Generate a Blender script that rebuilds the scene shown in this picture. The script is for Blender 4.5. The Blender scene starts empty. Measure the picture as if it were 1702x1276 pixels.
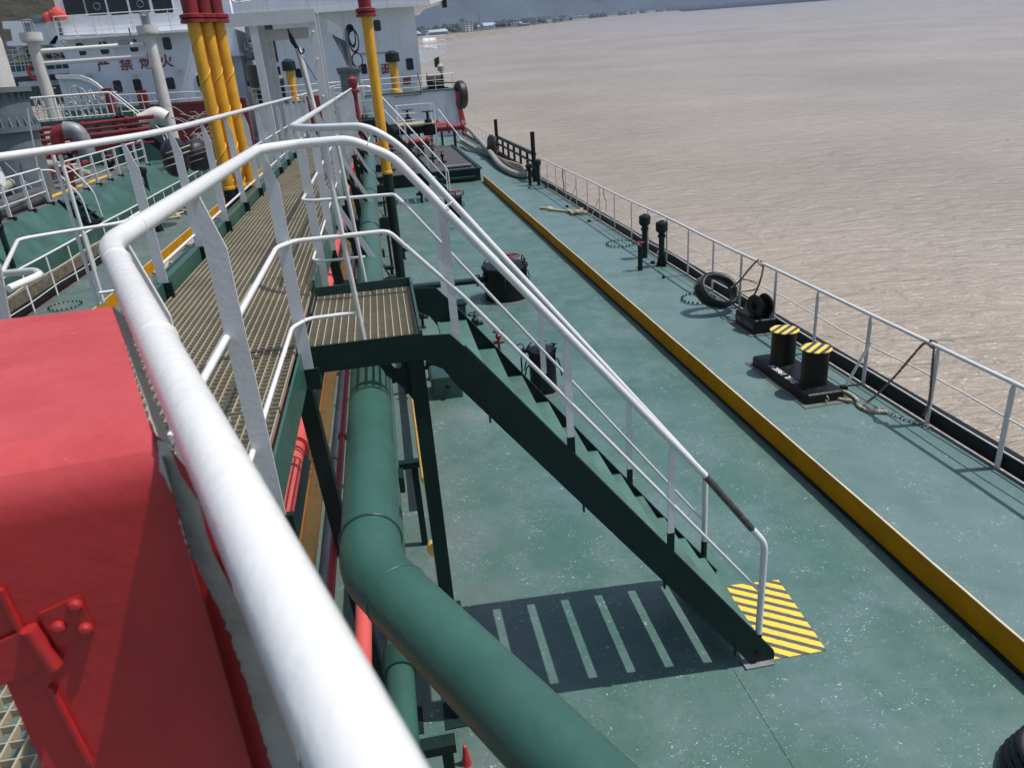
import bpy, math, random
from mathutils import Vector, Matrix
from mathutils import noise as mn
random.seed(7)
SC = bpy.context.scene
COL = SC.collection
R = math.radians
V = Vector

# ------------------------------------------------------------------ camera
H = 4.2                      # eye height above the main deck (m)
FPX = 1245.0                 # focal length in photo pixels (1702 wide)
def _axes():
    Y = V((614.-851., 128.-638., FPX)).normalized()
    D = V((1, -0.078, 0)).cross(Y).normalized()
    if D.y > 0: D = -D
    return Y.cross(D), Y, D
AX, AY, AZ = _axes()         # world axes seen from the camera (x right, y down, z ahead)
cam = bpy.data.cameras.new("camera")
camo = bpy.data.objects.new("camera", cam); COL.objects.link(camo)
cx = V((AX.x, AY.x, AZ.x)); cy = -V((AX.y, AY.y, AZ.y)); cz = -V((AX.z, AY.z, AZ.z))
M = Matrix((cx, cy, cz)).transposed().to_4x4(); M.translation = V((0, 0, H))
camo.matrix_world = M
cam.sensor_width = 36; cam.lens = FPX/1702*36
cam.clip_start = 0.02; cam.clip_end = 30000
cam.dof.use_dof = True; cam.dof.focus_distance = 6.0; cam.dof.aperture_fstop = 9.0
SC.camera = camo

# ------------------------------------------------------------------ sky and sun
SUN = V((0.46, -0.07, 1.0)).normalized()
w = bpy.data.worlds.new("World"); SC.world = w; w.use_nodes = True
nt = w.node_tree; bg = nt.nodes["Background"]
sky = nt.nodes.new("ShaderNodeTexSky"); sky.sky_type = 'NISHITA'; sky.sun_disc = False
sky.sun_elevation = math.asin(SUN.z); sky.sun_rotation = math.atan2(SUN.x, SUN.y)
sky.air_density = 1.0; sky.dust_density = 2.5; sky.ozone_density = 1.0
nt.links.new(sky.outputs[0], bg.inputs[0]); bg.inputs[1].default_value = 0.088
sl = bpy.data.lights.new("sun", 'SUN'); sl.energy = 4.6; sl.angle = R(0.5); sl.color = (1.0, 0.96, 0.9)
slo = bpy.data.objects.new("sun", sl); COL.objects.link(slo)
slo.rotation_euler = SUN.to_track_quat('Z', 'Y').to_euler()
SC.view_settings.view_transform = 'Standard'; SC.view_settings.look = 'None'
SC.view_settings.exposure = 0.42; SC.view_settings.gamma = 1.0

# ------------------------------------------------------------------ measuring in the photograph
def ray(px, py):
    d = V((px-851., py-638., FPX)); return V((AX.dot(d), AY.dot(d), AZ.dot(d)))
def PZ(px, py, z=0.0):
    d = ray(px, py); return V((0, 0, H)) + d*((z-H)/d.z)
def PY(px, py, y):
    d = ray(px, py); return V((0, 0, H)) + d*(y/d.y)
def PX(px, py, x):
    d = ray(px, py); return V((0, 0, H)) + d*(x/d.x)

# ------------------------------------------------------------------ materials
def new_mat(name):
    m = bpy.data.materials.new(name); m.use_nodes = True
    return m, m.node_tree, m.node_tree.nodes["Principled BSDF"]
def N(nt, kind, **kw):
    n = nt.nodes.new(kind)
    for k, v in kw.items():
        if k in n.inputs.keys(): n.inputs[k].default_value = v
        else: setattr(n, k, v)
    return n
def noise(nt, scale, detail=4, rough=0.55, vec=None, dist=0.0):
    n = N(nt, "ShaderNodeTexNoise", Scale=scale, Detail=detail, Roughness=rough, Distortion=dist)
    nt.links.new(vec if vec else coords(nt), n.inputs["Vector"]); return n.outputs["Fac"]
def coords(nt, scale=None):
    c = N(nt, "ShaderNodeNewGeometry").outputs["Position"]
    if scale:
        m = N(nt, "ShaderNodeVectorMath", operation='MULTIPLY'); nt.links.new(c, m.inputs[0]); m.inputs[1].default_value = scale
        c = m.outputs[0]
    return c
def ramp(nt, fac, a, b, ca=(0, 0, 0, 1), cb=(1, 1, 1, 1)):
    r = N(nt, "ShaderNodeValToRGB"); nt.links.new(fac, r.inputs[0])
    e = r.color_ramp.elements; e[0].position = a; e[1].position = b; e[0].color = ca; e[1].color = cb
    return r.outputs[0]
def mixc(nt, fac, a, b, mode='MIX'):
    m = N(nt, "ShaderNodeMix", data_type='RGBA', blend_type=mode)
    if hasattr(fac, 'links'): nt.links.new(fac, m.inputs[0])
    else: m.inputs[0].default_value = fac
    for i, c in ((6, a), (7, b)):
        if hasattr(c, 'links'): nt.links.new(c, m.inputs[i])
        else: m.inputs[i].default_value = (*c, 1) if len(c) == 3 else c
    return m.outputs[2]
def bump(nt, h, strength, dist, bsdf, prev=None):
    b = N(nt, "ShaderNodeBump", Strength=strength, Distance=dist); nt.links.new(h, b.inputs["Height"])
    if prev is not None: nt.links.new(prev, b.inputs["Normal"])
    nt.links.new(b.outputs[0], bsdf.inputs["Normal"]); return b.outputs[0]

def paint(name, col, rough=0.4, dirt=0.25, dirtcol=(0.12, 0.07, 0.04), rust=0.0, lump=0.3, lscale=60, var=0.12, bigscale=2.0, metal=0.0, chips=None, spec=None, streak=0):
    m, nt, b = new_mat(name)
    big = noise(nt, bigscale, 5, 0.6); fine = noise(nt, 35, 4, 0.6)
    dark = tuple(c*(1-var*2.2) for c in col); lite = tuple(min(1, c*(1+var)) for c in col)
    c = mixc(nt, ramp(nt, big, 0.3, 0.7), dark, lite)
    if dirt:
        d = ramp(nt, noise(nt, bigscale*3.3, 6, 0.7), 0.52, 0.78)
        dm = N(nt, "ShaderNodeMath", operation='MULTIPLY'); nt.links.new(d, dm.inputs[0]); dm.inputs[1].default_value = dirt
        c = mixc(nt, dm.outputs[0], c, dirtcol)
    if rust:
        r = ramp(nt, noise(nt, 14, 6, 0.75), 0.74-0.14*rust, 0.78-0.12*rust)
        c = mixc(nt, r, c, (0.16, 0.06, 0.025))
    if chips:
        r = ramp(nt, noise(nt, 38, 5, 0.7), 0.725, 0.745)
        c = mixc(nt, r, c, chips)
    if max(col) < .05: b.inputs["Specular IOR Level"].default_value = 0.28
    if spec: b.inputs["Specular IOR Level"].default_value = spec
    if streak:
        st = ramp(nt, noise(nt, 1.0, 5, 0.65, coords(nt, (3.5, 3.5, .22))), 0.55, 0.75, (0, 0, 0, 1), (streak,)*3+(1,))
        c = mixc(nt, st, c, (0.40, 0.36, 0.30))
        st = ramp(nt, noise(nt, 1.0, 5, 0.65, coords(nt, (5.5, 5.5, .35))), 0.66, 0.72, (0, 0, 0, 1), (streak*.8,)*3+(1,))
        c = mixc(nt, st, c, (0.30, 0.17, 0.09))
    nt.links.new(c, b.inputs["Base Color"])
    nt.links.new(ramp(nt, fine, 0.2, 0.8, (rough*0.75,)*3+(1,), (min(1, rough*1.35),)*3+(1,)), b.inputs["Roughness"])
    b.inputs["Metallic"].default_value = metal
    if lump:
        p = bump(nt, noise(nt, lscale, 3, 0.5), lump, 0.004, b)
        bump(nt, noise(nt, lscale*5, 2, 0.5), lump*0.5, 0.001, b, p)
    return m

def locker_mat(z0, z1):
    """red enamel, blending by height to a paler red at its top"""
    m = RED.copy(); m.name = "locker_red_pale_top"; nt = m.node_tree; b = nt.nodes["Principled BSDF"]
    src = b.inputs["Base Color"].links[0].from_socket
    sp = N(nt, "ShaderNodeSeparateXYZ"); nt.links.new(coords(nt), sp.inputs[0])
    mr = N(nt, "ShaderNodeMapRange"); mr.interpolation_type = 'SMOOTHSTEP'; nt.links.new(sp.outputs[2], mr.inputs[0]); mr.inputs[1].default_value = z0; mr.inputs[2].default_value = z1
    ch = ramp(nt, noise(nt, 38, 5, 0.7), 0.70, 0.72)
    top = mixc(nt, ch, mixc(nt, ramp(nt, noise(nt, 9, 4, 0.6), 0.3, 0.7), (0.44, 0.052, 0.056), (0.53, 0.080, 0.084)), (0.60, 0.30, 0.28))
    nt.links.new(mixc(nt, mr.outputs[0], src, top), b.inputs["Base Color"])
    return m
def deck_mat():
    m, nt, b = new_mat("teal_deck_paint")
    pos = coords(nt)
    c = mixc(nt, ramp(nt, noise(nt, 0.55, 5, 0.6), 0.35, 0.66), (0.050, 0.118, 0.097), (0.070, 0.147, 0.127))
    # bluish worn patches
    c = mixc(nt, ramp(nt, noise(nt, 1.3, 4, 0.6, dist=0.6), 0.42, 0.70, (0, 0, 0, 1), (0.7,)*3+(1,)), c, (0.125, 0.185, 0.19))
    c = mixc(nt, ramp(nt, noise(nt, 9, 6, 0.7), 0.5, 0.8, (0, 0, 0, 1), (0.6,)*3+(1,)), c, (0.04, 0.095, 0.075))
    sx0 = N(nt, "ShaderNodeSeparateXYZ"); nt.links.new(pos, sx0.inputs[0])
    gt = N(nt, "ShaderNodeMath", operation='GREATER_THAN'); nt.links.new(sx0.outputs[0], gt.inputs[0]); gt.inputs[1].default_value = 3.96
    sm = N(nt, "ShaderNodeMath", operation='MULTIPLY'); nt.links.new(gt.outputs[0], sm.inputs[0]); nt.links.new(ramp(nt, noise(nt, 1.1, 4, 0.6), 0.3, 0.6, (0.35,)*3+(1,), (0.9,)*3+(1,)), sm.inputs[1])
    c = mixc(nt, sm.outputs[0], c, (0.115, 0.185, 0.18))  # side deck zone, lighter and bluer, with sky sheen put into its colour
    # brown grey grime towards the catwalk
    sx = N(nt, "ShaderNodeSeparateXYZ"); nt.links.new(pos, sx.inputs[0])
    mr = N(nt, "ShaderNodeMapRange"); nt.links.new(sx.outputs[0], mr.inputs[0])
    mr.inputs[1].default_value = 1.2; mr.inputs[2].default_value = -0.4
    g = N(nt, "ShaderNodeMath", operation='MULTIPLY'); nt.links.new(mr.outputs[0], g.inputs[0]); nt.links.new(ramp(nt, noise(nt, 2.2, 7, 0.75), 0.36, 0.6), g.inputs[1])
    gg = N(nt, "ShaderNodeMath", operation='MULTIPLY'); nt.links.new(g.outputs[0], gg.inputs[0]); gg.inputs[1].default_value = 0.6
    c = mixc(nt, gg.outputs[0], c, (0.13, 0.115, 0.10))
    # sandy smears and scuffs
    sc = N(nt, "ShaderNodeMath", operation='MULTIPLY')
    nt.links.new(ramp(nt, noise(nt, 0.9, 3, 0.5, coords(nt, (1, 0.7, 1))), 0.56, 0.72), sc.inputs[0])
    nt.links.new(ramp(nt, noise(nt, 22, 6, 0.8), 0.42, 0.7, (0, 0, 0, 1), (0.5,)*3+(1,)), sc.inputs[1])
    c = mixc(nt, sc.outputs[0], c, (0.27, 0.30, 0.26))
    # white flecks: short scratches and paint spots in clusters
    cl = ramp(nt, noise(nt, 2.3, 4, 0.6), 0.42, 0.60)
    fk = ramp(nt, noise(nt, 26, 5, 0.66, coords(nt, (1, 1.5, 1)), 1.6), 0.615, 0.66)
    ff = N(nt, "ShaderNodeMath", operation='MULTIPLY'); nt.links.new(cl, ff.inputs[0]); nt.links.new(fk, ff.inputs[1])
    c = mixc(nt, ff.outputs[0], c, (0.55, 0.62, 0.6))
    fk2 = ramp(nt, noise(nt, 90, 4, 0.65), 0.66, 0.71, (0, 0, 0, 1), (0.8,)*3+(1,))
    c = mixc(nt, fk2, c, (0.4, 0.5, 0.47))
    c = mixc(nt, ramp(nt, noise(nt, 5, 7, 0.8), 0.66, 0.74, (0, 0, 0, 1), (0.55,)*3+(1,)), c, (0.19, 0.16, 0.12))
    dk = ramp(nt, noise(nt, 60, 4, 0.7), 0.70, 0.76, (0, 0, 0, 1), (0.6,)*3+(1,))
    c = mixc(nt, dk, c, (0.05, 0.06, 0.045))
    nt.links.new(c, b.inputs["Base Color"])
    nt.links.new(ramp(nt, noise(nt, 3, 5, 0.65), 0.3, 0.7, (0.30,)*3+(1,), (0.52,)*3+(1,)), b.inputs["Roughness"])
    p = bump(nt, noise(nt, 6, 4, 0.6), 0.25, 0.01, b)
    bump(nt, noise(nt, 220, 3, 0.6), 0.35, 0.0012, b, p)
    return m

def flat(name, col, rough=0.6, metal=0.0, v=0.25, sc=6):
    m, nt, b = new_mat(name)
    c = mixc(nt, ramp(nt, noise(nt, sc, 5, 0.65), 0.3, 0.7), tuple(x*(1-v) for x in col), tuple(min(1, x*(1+v)) for x in col))
    nt.links.new(c, b.inputs["Base Color"]); b.inputs["Roughness"].default_value = rough; b.inputs["Metallic"].default_value = metal
    bump(nt, noise(nt, sc*8, 4, 0.6), 0.25, 0.004, b)
    return m

def stripe_mat(name, ya, da, ang, width, sharp=0.5):
    m, nt, b = new_mat(name)
    pos = coords(nt)
    d = N(nt, "ShaderNodeVectorMath", operation='DOT_PRODUCT'); nt.links.new(pos, d.inputs[0])
    d.inputs[1].default_value = (math.cos(ang)/width, math.sin(ang)/width, 0)
    wb = N(nt, "ShaderNodeMath", operation='MULTIPLY_ADD'); nt.links.new(noise(nt, 14, 4, 0.7), wb.inputs[0]); wb.inputs[1].default_value = 0.16; nt.links.new(d.outputs["Value"], wb.inputs[2])
    fr = N(nt, "ShaderNodeMath", operation='FRACT'); nt.links.new(wb.outputs[0], fr.inputs[0])
    gt = N(nt, "ShaderNodeMath", operation='GREATER_THAN'); nt.links.new(fr.outputs[0], gt.inputs[0]); gt.inputs[1].default_value = sharp
    c = mixc(nt, gt.outputs[0], da, ya)
    c = mixc(nt, ramp(nt, noise(nt, 18, 6, 0.7), 0.5, 0.8, (0, 0, 0, 1), (0.5,)*3+(1,)), c, (0.16, 0.15, 0.1))
    c = mixc(nt, ramp(nt, noise(nt, 55, 5, 0.75), 0.60, 0.66, (0, 0, 0, 1), (0.75,)*3+(1,)), c, (0.13, 0.17, 0.14))
    c = mixc(nt, ramp(nt, noise(nt, 120, 3, 0.6), 0.68, 0.72), c, (0.45, 0.44, 0.38))
    nt.links.new(c, b.inputs["Base Color"]); b.inputs["Roughness"].default_value = 0.55
    bump(nt, noise(nt, 200, 3, 0.6), 0.3, 0.001, b)
    return m

TEAL = deck_mat()
WHITE = paint("white_rail_paint", (0.70, 0.71, 0.70), 0.24, 0.14, (0.46, 0.42, 0.35), 0.18, 0.30, 50, 0.025, 5, chips=(0.34, 0.31, 0.26))
WHITEW = paint("weathered_white_paint", (0.60, 0.60, 0.58), 0.45, 0.5, (0.33, 0.28, 0.22), 0.45, 0.4, 40, 0.06)
GREYW = paint("pale_grey_post_paint", (0.62, 0.635, 0.64), 0.4, 0.12, (0.33, 0.29, 0.24), 0.12, 0.22, 55, 0.05, 3)
HOUSE = paint("pale_blue_white_house_paint", (0.80, 0.82, 0.86), 0.42, 0.16, (0.30, 0.31, 0.32), 0.0, 0.15, 4, 0.06, 0.35, streak=.5)
HOUSE2 = paint("grey_blue_house_paint", (0.70, 0.74, 0.80), 0.45, 0.22, (0.27, 0.27, 0.28), 0.0, 0.15, 4, 0.07, 0.35, streak=.6)
GREEN = paint("dark_green_paint", (0.018, 0.062, 0.050), 0.33, 0.15, (0.03, 0.035, 0.03), 0.0, 0.4, 30, 0.15)
PIPEG = paint("green_pipe_paint", (0.034, 0.104, 0.082), 0.36, 0.3, (0.06, 0.085, 0.07), 0.05, 0.5, 26, 0.10, 2.5)
BLACKG = paint("near_black_green_paint", (0.004, 0.020, 0.017), 0.5, 0.2, (0.03, 0.03, 0.025), 0.1, 0.4, 30, 0.2)
BLACK = paint("black_paint", (0.006, 0.007, 0.008), 0.42, 0.2, (0.022, 0.02, 0.018), 0.0, 0.5, 25, 0.2)
YELP = paint("yellow_vent_paint", (0.72, 0.36, 0.02), 0.4, 0.12, (0.35, 0.17, 0.02), 0.0, 0.5, 22, 0.10, 3)
MUST = paint("yellow_coaming_paint", (0.56, 0.235, 0.001), 0.75, 0.25, (0.30, 0.13, 0.01), 0.3, 0.3, 20, 0.10, 3, spec=.12)
REDTOP = paint("pale_red_paint", (0.50, 0.068, 0.072), 0.6, 0.12, (0.62, 0.2, 0.2), 0.0, 0.4, 70, 0.06, 9, chips=(0.60, 0.30, 0.28))  # a paler red than the locker's body
RED = paint("bright_red_paint", (0.43, 0.022, 0.026), 0.38, 0.25, (0.22, 0.02, 0.02), 0.0, 0.22, 60, 0.08, 7)
REDP = paint("dark_red_pipe_paint", (0.24, 0.018, 0.022), 0.45, 0.4, (0.08, 0.025, 0.02), 0.4, 0.4, 18, 0.18)
PINK = paint("faded_red_pipe_paint", (0.62, 0.10, 0.09), 0.45, 0.15, (0.35, 0.08, 0.05), 0.0, 0.3, 18, 0.08)
OCHRE = paint("ochre_pipe_paint", (0.78, 0.46, 0.12), 0.5, 0.4, (0.2, 0.12, 0.05), 0.2, 0.3, 18, 0.1)
GALV = paint("galvanised_grating", (0.38, 0.335, 0.235), 0.5, 0.6, (0.24, 0.18, 0.10), 0.4, 0.2, 40, 0.1)
STEEL = flat("dull_grey_steel", (0.22, 0.24, 0.26), 0.5, 0.2)
CRANE = paint("blue_grey_crane_paint", (0.13, 0.16, 0.18), 0.4, 0.3, (0.06, 0.06, 0.06), 0.1, 0.3, 12, 0.12)
RUBBER = flat("black_rubber", (0.009, 0.009, 0.010), 0.5)
ROPE = flat("pale_hemp_rope", (0.42, 0.36, 0.26), 0.9, 0, 0.3, 60)
ROPED = flat("grey_brown_rope", (0.16, 0.13, 0.10), 0.9, 0, 0.35, 60)
HOSE = flat("grey_cargo_hose", (0.27, 0.26, 0.23), 0.7, 0, 0.25, 9)
HOSED = flat("dark_grey_hose", (0.07, 0.07, 0.07), 0.7, 0, 0.3, 5)
GLASS = flat("dark_window_glass", (0.012, 0.016, 0.018), 0.12, 0, 0.3, 2)
TEXTW = flat("white_lettering", (0.7, 0.7, 0.7), 0.5)
TEXTR = flat("red_lettering", (0.20, 0.02, 0.02), 0.5)
GREYDK = paint("grey_worn_deck", (0.13, 0.15, 0.14), 0.55, 0.5, (0.07, 0.06, 0.05), 0.2, 0.3, 10, 0.2, 1.0)
NDECK = paint("neighbour_green_deck", (0.045, 0.120, 0.098), 0.5, 0.35, (0.10, 0.11, 0.09), 0.0, 0.3, 10, 0.2, 1.2)
HULLR = paint("dark_red_hull_paint", (0.22, 0.018, 0.025), 0.4, 0.25, (0.06, 0.02, 0.02), 0.15, 0.2, 6, 0.1, 0.8)
REDST = paint("scraped_red_rim_paint", (0.60, 0.05, 0.05), 0.45, 0.3, (0.2, 0.1, 0.08), 0.4, 0.3, 12, 0.15)
HAZM = stripe_mat("hazard_mat_stripes", (0.78, 0.56, 0.05), (0.07, 0.075, 0.08), R(53), 0.095, 0.42)
HAZB = stripe_mat("hazard_bollard_stripes", (0.75, 0.55, 0.08), (0.04, 0.045, 0.045), R(128), 0.105, 0.48)
TARP = flat("red_tarpaulin", (0.60, 0.06, 0.05), 0.7, 0, 0.3, 5)
CLUT = flat("pale_mixed_machinery", (0.35, 0.33, 0.29), 0.6, 0, 0.5, 3)
YLINE = flat("faded_yellow_line_paint", (0.55, 0.36, 0.05), 0.6, 0, 0.35, 4)
PEEL = paint("peeling_white_grey_paint", (0.50, 0.49, 0.45), 0.6, 0.7, (0.25, 0.21, 0.15), 0.3, 0.9, 50, 0.12)
WHITE2 = paint("rust_flecked_white_paint", (0.68, 0.67, 0.64), 0.45, 0.35, (0.36, 0.27, 0.18), 0.35, 0.4, 40, 0.06)
CREAM = paint("cream_mast_paint", (0.60, 0.58, 0.54), 0.5, 0.4, (0.33, 0.29, 0.24), 0.15, 0.3, 10, 0.06)
STAIRG = paint("worn_teal_tread_paint", (0.075, 0.17, 0.14), 0.45, 0.5, (0.16, 0.15, 0.11), 0.1, 0.6, 60, 0.15)

# ------------------------------------------------------------------ mesh builder
ORG = {}
ORD = 'first second third fourth fifth sixth seventh eighth ninth tenth eleventh twelfth thirteenth fourteenth fifteenth sixteenth'.split()
class MB:
    def __init__(s): s.v = []; s.f = []; s.sm = []
    def add(s, verts, faces, smooth=False):
        o = len(s.v); s.v += [V(p) for p in verts]
        for f in faces: s.f.append([i+o for i in f]); s.sm.append(smooth)
        return s
    def box(s, a, b):
        x0, y0, z0 = a; x1, y1, z1 = b
        return s.hexa([(x0, y0, z0), (x1, y0, z0), (x1, y1, z0), (x0, y1, z0), (x0, y0, z1), (x1, y0, z1), (x1, y1, z1), (x0, y1, z1)])
    def hexa(s, p):
        return s.add(p, [(0, 3, 2, 1), (4, 5, 6, 7), (0, 1, 5, 4), (1, 2, 6, 5), (2, 3, 7, 6), (3, 0, 4, 7)])
    def beam(s, p, q, w, h, up=(0, 0, 1)):
        p, q = V(p), V(q); d = (q-p).normalized(); up = V(up)
        if abs(d.dot(up)) > 0.98: up = V((0, 1, 0))
        x = d.cross(up).normalized()*w/2; y = x.cross(d).normalized()*h/2
        return s.hexa([p-x-y, p+x-y, q+x-y, q-x-y, p-x+y, p+x+y, q+x+y, q-x+y])
    def tube(s, pts, r, n=10, bend=0.0, cap=True, closed=False):
        pts = [V(p) for p in pts]
        if bend > 0: pts = fillet(pts, bend)
        rs = r if isinstance(r, (list, tuple)) else [r]*len(pts)
        rings = []; nrm = None; L = len(pts)
        for i, p in enumerate(pts):
            a = pts[(i-1) % L] if (i > 0 or closed) else None; b = pts[(i+1) % L] if (i < L-1 or closed) else None
            t = ((b-p).normalized() if b is not None else V()) + ((p-a).normalized() if a is not None else V())
            t = t.normalized() if t.length > 1e-6 else V((0, 0, 1))
            if nrm is None:
                nrm = t.cross(V((0, 0, 1)));
                if nrm.length < 0.05: nrm = t.cross(V((0, 1, 0)))
            nrm = (nrm - t*nrm.dot(t)).normalized(); bn = t.cross(nrm)
            k = 1.0
            rings.append([p + (nrm*math.cos(2*math.pi*j/n) + bn*math.sin(2*math.pi*j/n))*rs[min(i, len(rs)-1)]*k for j in range(n)])
        vs = [q for r_ in rings for q in r_]; fs = []
        for i in range(L if closed else L-1):
            i2 = (i+1) % L
            for j in range(n): fs.append((i*n+j, i*n+(j+1) % n, i2*n+(j+1) % n, i2*n+j))
        s.add(vs, fs, True)
        if cap and not closed:
            s.add(rings[0], [tuple(range(n))[::-1]]); s.add(rings[-1], [tuple(range(n))])
        return s
    def lathe(s, c, prof, n=24, axis=(0, 0, 1)):
        c = V(c); a = V(axis).normalized(); x = a.orthogonal().normalized(); y = a.cross(x)
        for k in range(len(prof)-1):           # separate bands keep crisp edges
            (r0, h0), (r1, h1) = prof[k], prof[k+1]
            vs = []; fs = []
            for j in range(n):
                t = 2*math.pi*j/n; d = x*math.cos(t)+y*math.sin(t)
                vs += [c+d*r0+a*h0, c+d*r1+a*h1]
            for j in range(n):
                j2 = (j+1) % n; fs.append((2*j, 2*j2, 2*j2+1, 2*j+1))
            s.add(vs, fs, abs(r0-r1) < abs(h1-h0)*3)
        return s
    def cyl(s, p, q, r, n=16):
        p, q = V(p), V(q); return s.lathe(p, [(0, 0), (r, 0), (r, (q-p).length), (0, (q-p).length)], n, q-p)
    def torus(s, c, R0, r, axis=(0, 0, 1), n=28, m=8, squash=1.0):
        a = V(axis).normalized(); x = a.orthogonal().normalized(); y = a.cross(x)
        pts = [V(c)+x*R0*math.cos(2*math.pi*i/n)+y*R0*squash*math.sin(2*math.pi*i/n) for i in range(n)]
        return s.tube(pts, r, m, closed=True)
    def poly(s, pts, thick):
        """flat outline with a thickness vector"""
        n = len(pts); t = V(thick); a = [V(p) for p in pts]; b = [p+t for p in a]
        return s.add(a+b, [tuple(range(n))[::-1], tuple(range(n, 2*n))] + [(i, (i+1) % n, n+(i+1) % n, n+i) for i in range(n)])
    def rbox(s, a, b, r=0.02, n=4):
        """box with rounded vertical and top edges"""
        x0, y0, z0 = a; x1, y1, z1 = b
        prof = [(0, z0)] + [(r-r*math.cos(math.pi/2*k/n), z1-r+r*math.sin(math.pi/2*k/n)) for k in range(n+1)]
        rings = []
        for ins, z in prof:
            ring = []
            for (cx_, cy_, a0) in ((x1-r, y1-r, 0), (x0+r, y1-r, 90), (x0+r, y0+r, 180), (x1-r, y0+r, 270)):
                for k in range(n+1):
                    t = R(a0+90*k/n); ring.append(V((cx_+(r-ins)*math.cos(t), cy_+(r-ins)*math.sin(t), z)))
            rings.append(ring)
        m = len(rings[0]); vs = [p for q in rings for p in q]; fs = []
        for i in range(len(rings)-1):
            for j in range(m): fs.append((i*m+j, i*m+(j+1) % m, (i+1)*m+(j+1) % m, (i+1)*m+j))
        s.add(vs, fs, True)
        s.add(rings[-1], [tuple(range(m))]); return s
    def build(s, name, mat, parent=None, loc=None):
        me = bpy.data.meshes.new(name)
        if parent is not None: org = ORG[parent.name]
        elif loc is not None: org = V(loc)
        else:
            lo = [min(p[i] for p in s.v) for i in range(3)]; hi = [max(p[i] for p in s.v) for i in range(3)]
            org = V(((lo[0]+hi[0])/2, (lo[1]+hi[1])/2, lo[2]))
        me.from_pydata([p-org for p in s.v], [], s.f); me.validate()
        me.polygons.foreach_set("use_smooth", s.sm[:len(me.polygons)] if len(s.sm) == len(me.polygons) else [False]*len(me.polygons))
        me.materials.append(mat)
        o = bpy.data.objects.new(name, me); COL.objects.link(o)
        if parent is not None: o.parent = parent
        else: o.location = org
        ORG[o.name] = org
        return o
def fillet(pts, r, n=6):
    out = [pts[0]]
    for i in range(1, len(pts)-1):
        p = pts[i]; a = pts[i-1]-p; b = pts[i+1]-p
        la, lb = a.length, b.length; a.normalize(); b.normalize()
        k = min(r, la*0.45, lb*0.45); A = p+a*k; B = p+b*k
        for j in range(n+1):
            t = j/n; out.append(A*(1-t)**2 + p*2*t*(1-t) + B*t*t)
    out.append(pts[-1]); return out
def thing(name, label, cat, loc, group=None):
    o = bpy.data.objects.new(name, None); COL.objects.link(o); o.location = loc; o.empty_display_size = 0.1
    ORG[o.name] = V(loc); o['label'] = label; o['category'] = cat
    if group: o['group'] = group
    return o
def tag(o, label, cat, group=None):
    o['label'] = label; o['category'] = cat
    if group: o['group'] = group
    return o
def struct(name, mb, mat, parent=None):
    o = mb.build(name, mat, parent, (0, 0, 0) if parent is None else None); o['kind'] = 'structure'; return o
def dup(o, loc, label=None, parent=None):
    c = o.copy(); COL.objects.link(c); ORG[c.name] = V(loc)
    if parent is None: c.location = loc
    else: c.parent = parent
    if label: c['label'] = label
    for ch in list(o.children): dup(ch, loc, None, c)
    return c
def text(s, name, mat, parent, loc, size, rot, depth=0.004, align='CENTER'):
    cu = bpy.data.curves.new(name, 'FONT'); cu.offset = size*.012; cu.body = s; cu.size = size; cu.extrude = depth; cu.align_x = align; cu.align_y = 'CENTER'
    t = bpy.data.objects.new(name+"_src", cu)
    COL.objects.link(t); bpy.context.view_layer.update()
    me = bpy.data.meshes.new_from_object(t.evaluated_get(bpy.context.evaluated_depsgraph_get()))
    bpy.data.objects.remove(t)
    me.materials.clear(); me.materials.append(mat)
    o = bpy.data.objects.new(name, me); COL.objects.link(o); o.parent = parent
    o.location = V(loc)-ORG[parent.name]; o.rotation_euler = rot; ORG[o.name] = V(loc)
    return o

# ================================================================== water, shore, hills
# the ship is trimmed: the river surface leans about 3 degrees against the deck
ZW = -3.0
_d1 = ray(1079, 18); _d2 = ray(-500, 18+0.078*1579)
WN = _d1.cross(_d2).normalized()
if WN.z < 0: WN = -WN
WO = V((0, 0, ZW))
WYa = (V((0, 1, 0)) - WN*WN.y).normalized(); WXa = WYa.cross(WN)
def WP(x, y, h=0.0): return WO + WXa*x + WYa*y + WN*h      # metres across / ahead / above the river
def WR(px, py):                                            # photo pixel on the river surface
    d = ray(px, py); o = V((0, 0, H)); t = (WO-o).dot(WN)/d.dot(WN); p = o+d*t-WO
    return V((p.dot(WXa), p.dot(WYa)))

mw, nt, b = new_mat("muddy_river_water")
pos = coords(nt)
c = mixc(nt, ramp(nt, noise(nt, 0.05, 4, 0.6), 0.3, 0.7), (0.30, 0.25, 0.195), (0.40, 0.345, 0.28))
nt.links.new(c, b.inputs["Base Color"]); b.inputs["Roughness"].default_value = 0.20; b.inputs["IOR"].default_value = 1.33
rot = N(nt, "ShaderNodeVectorRotate", rotation_type='Z_AXIS'); rot.inputs["Angle"].default_value = R(12); nt.links.new(pos, rot.inputs[0])
def sv(vec, s):
    m_ = N(nt, "ShaderNodeVectorMath", operation='MULTIPLY'); nt.links.new(vec, m_.inputs[0]); m_.inputs[1].default_value = s; return m_.outputs[0]
p1 = bump(nt, noise(nt, 1.0, 3, 0.55, sv(rot.outputs[0], (0.45, 1.1, 1.1)), 0.9), 1.0, 0.32, b)
p2 = bump(nt, noise(nt, 1.0, 4, 0.6, sv(rot.outputs[0], (1.3, 3.6, 3.6)), 0.9), 1.0, 0.14, b, p1)
bump(nt, noise(nt, 1.0, 3, 0.6, sv(rot.outputs[0], (5, 11, 11)), 0.5), 0.8, 0.03, b, p2)
g = MB(); xs = [-9000, -2000, -400, 0, 400, 2000, 9000]; ys = [-300, 0, 400, 1500, 4000, 14000]
for y in ys:
    for x in xs: g.v.append(WP(x, y))
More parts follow.
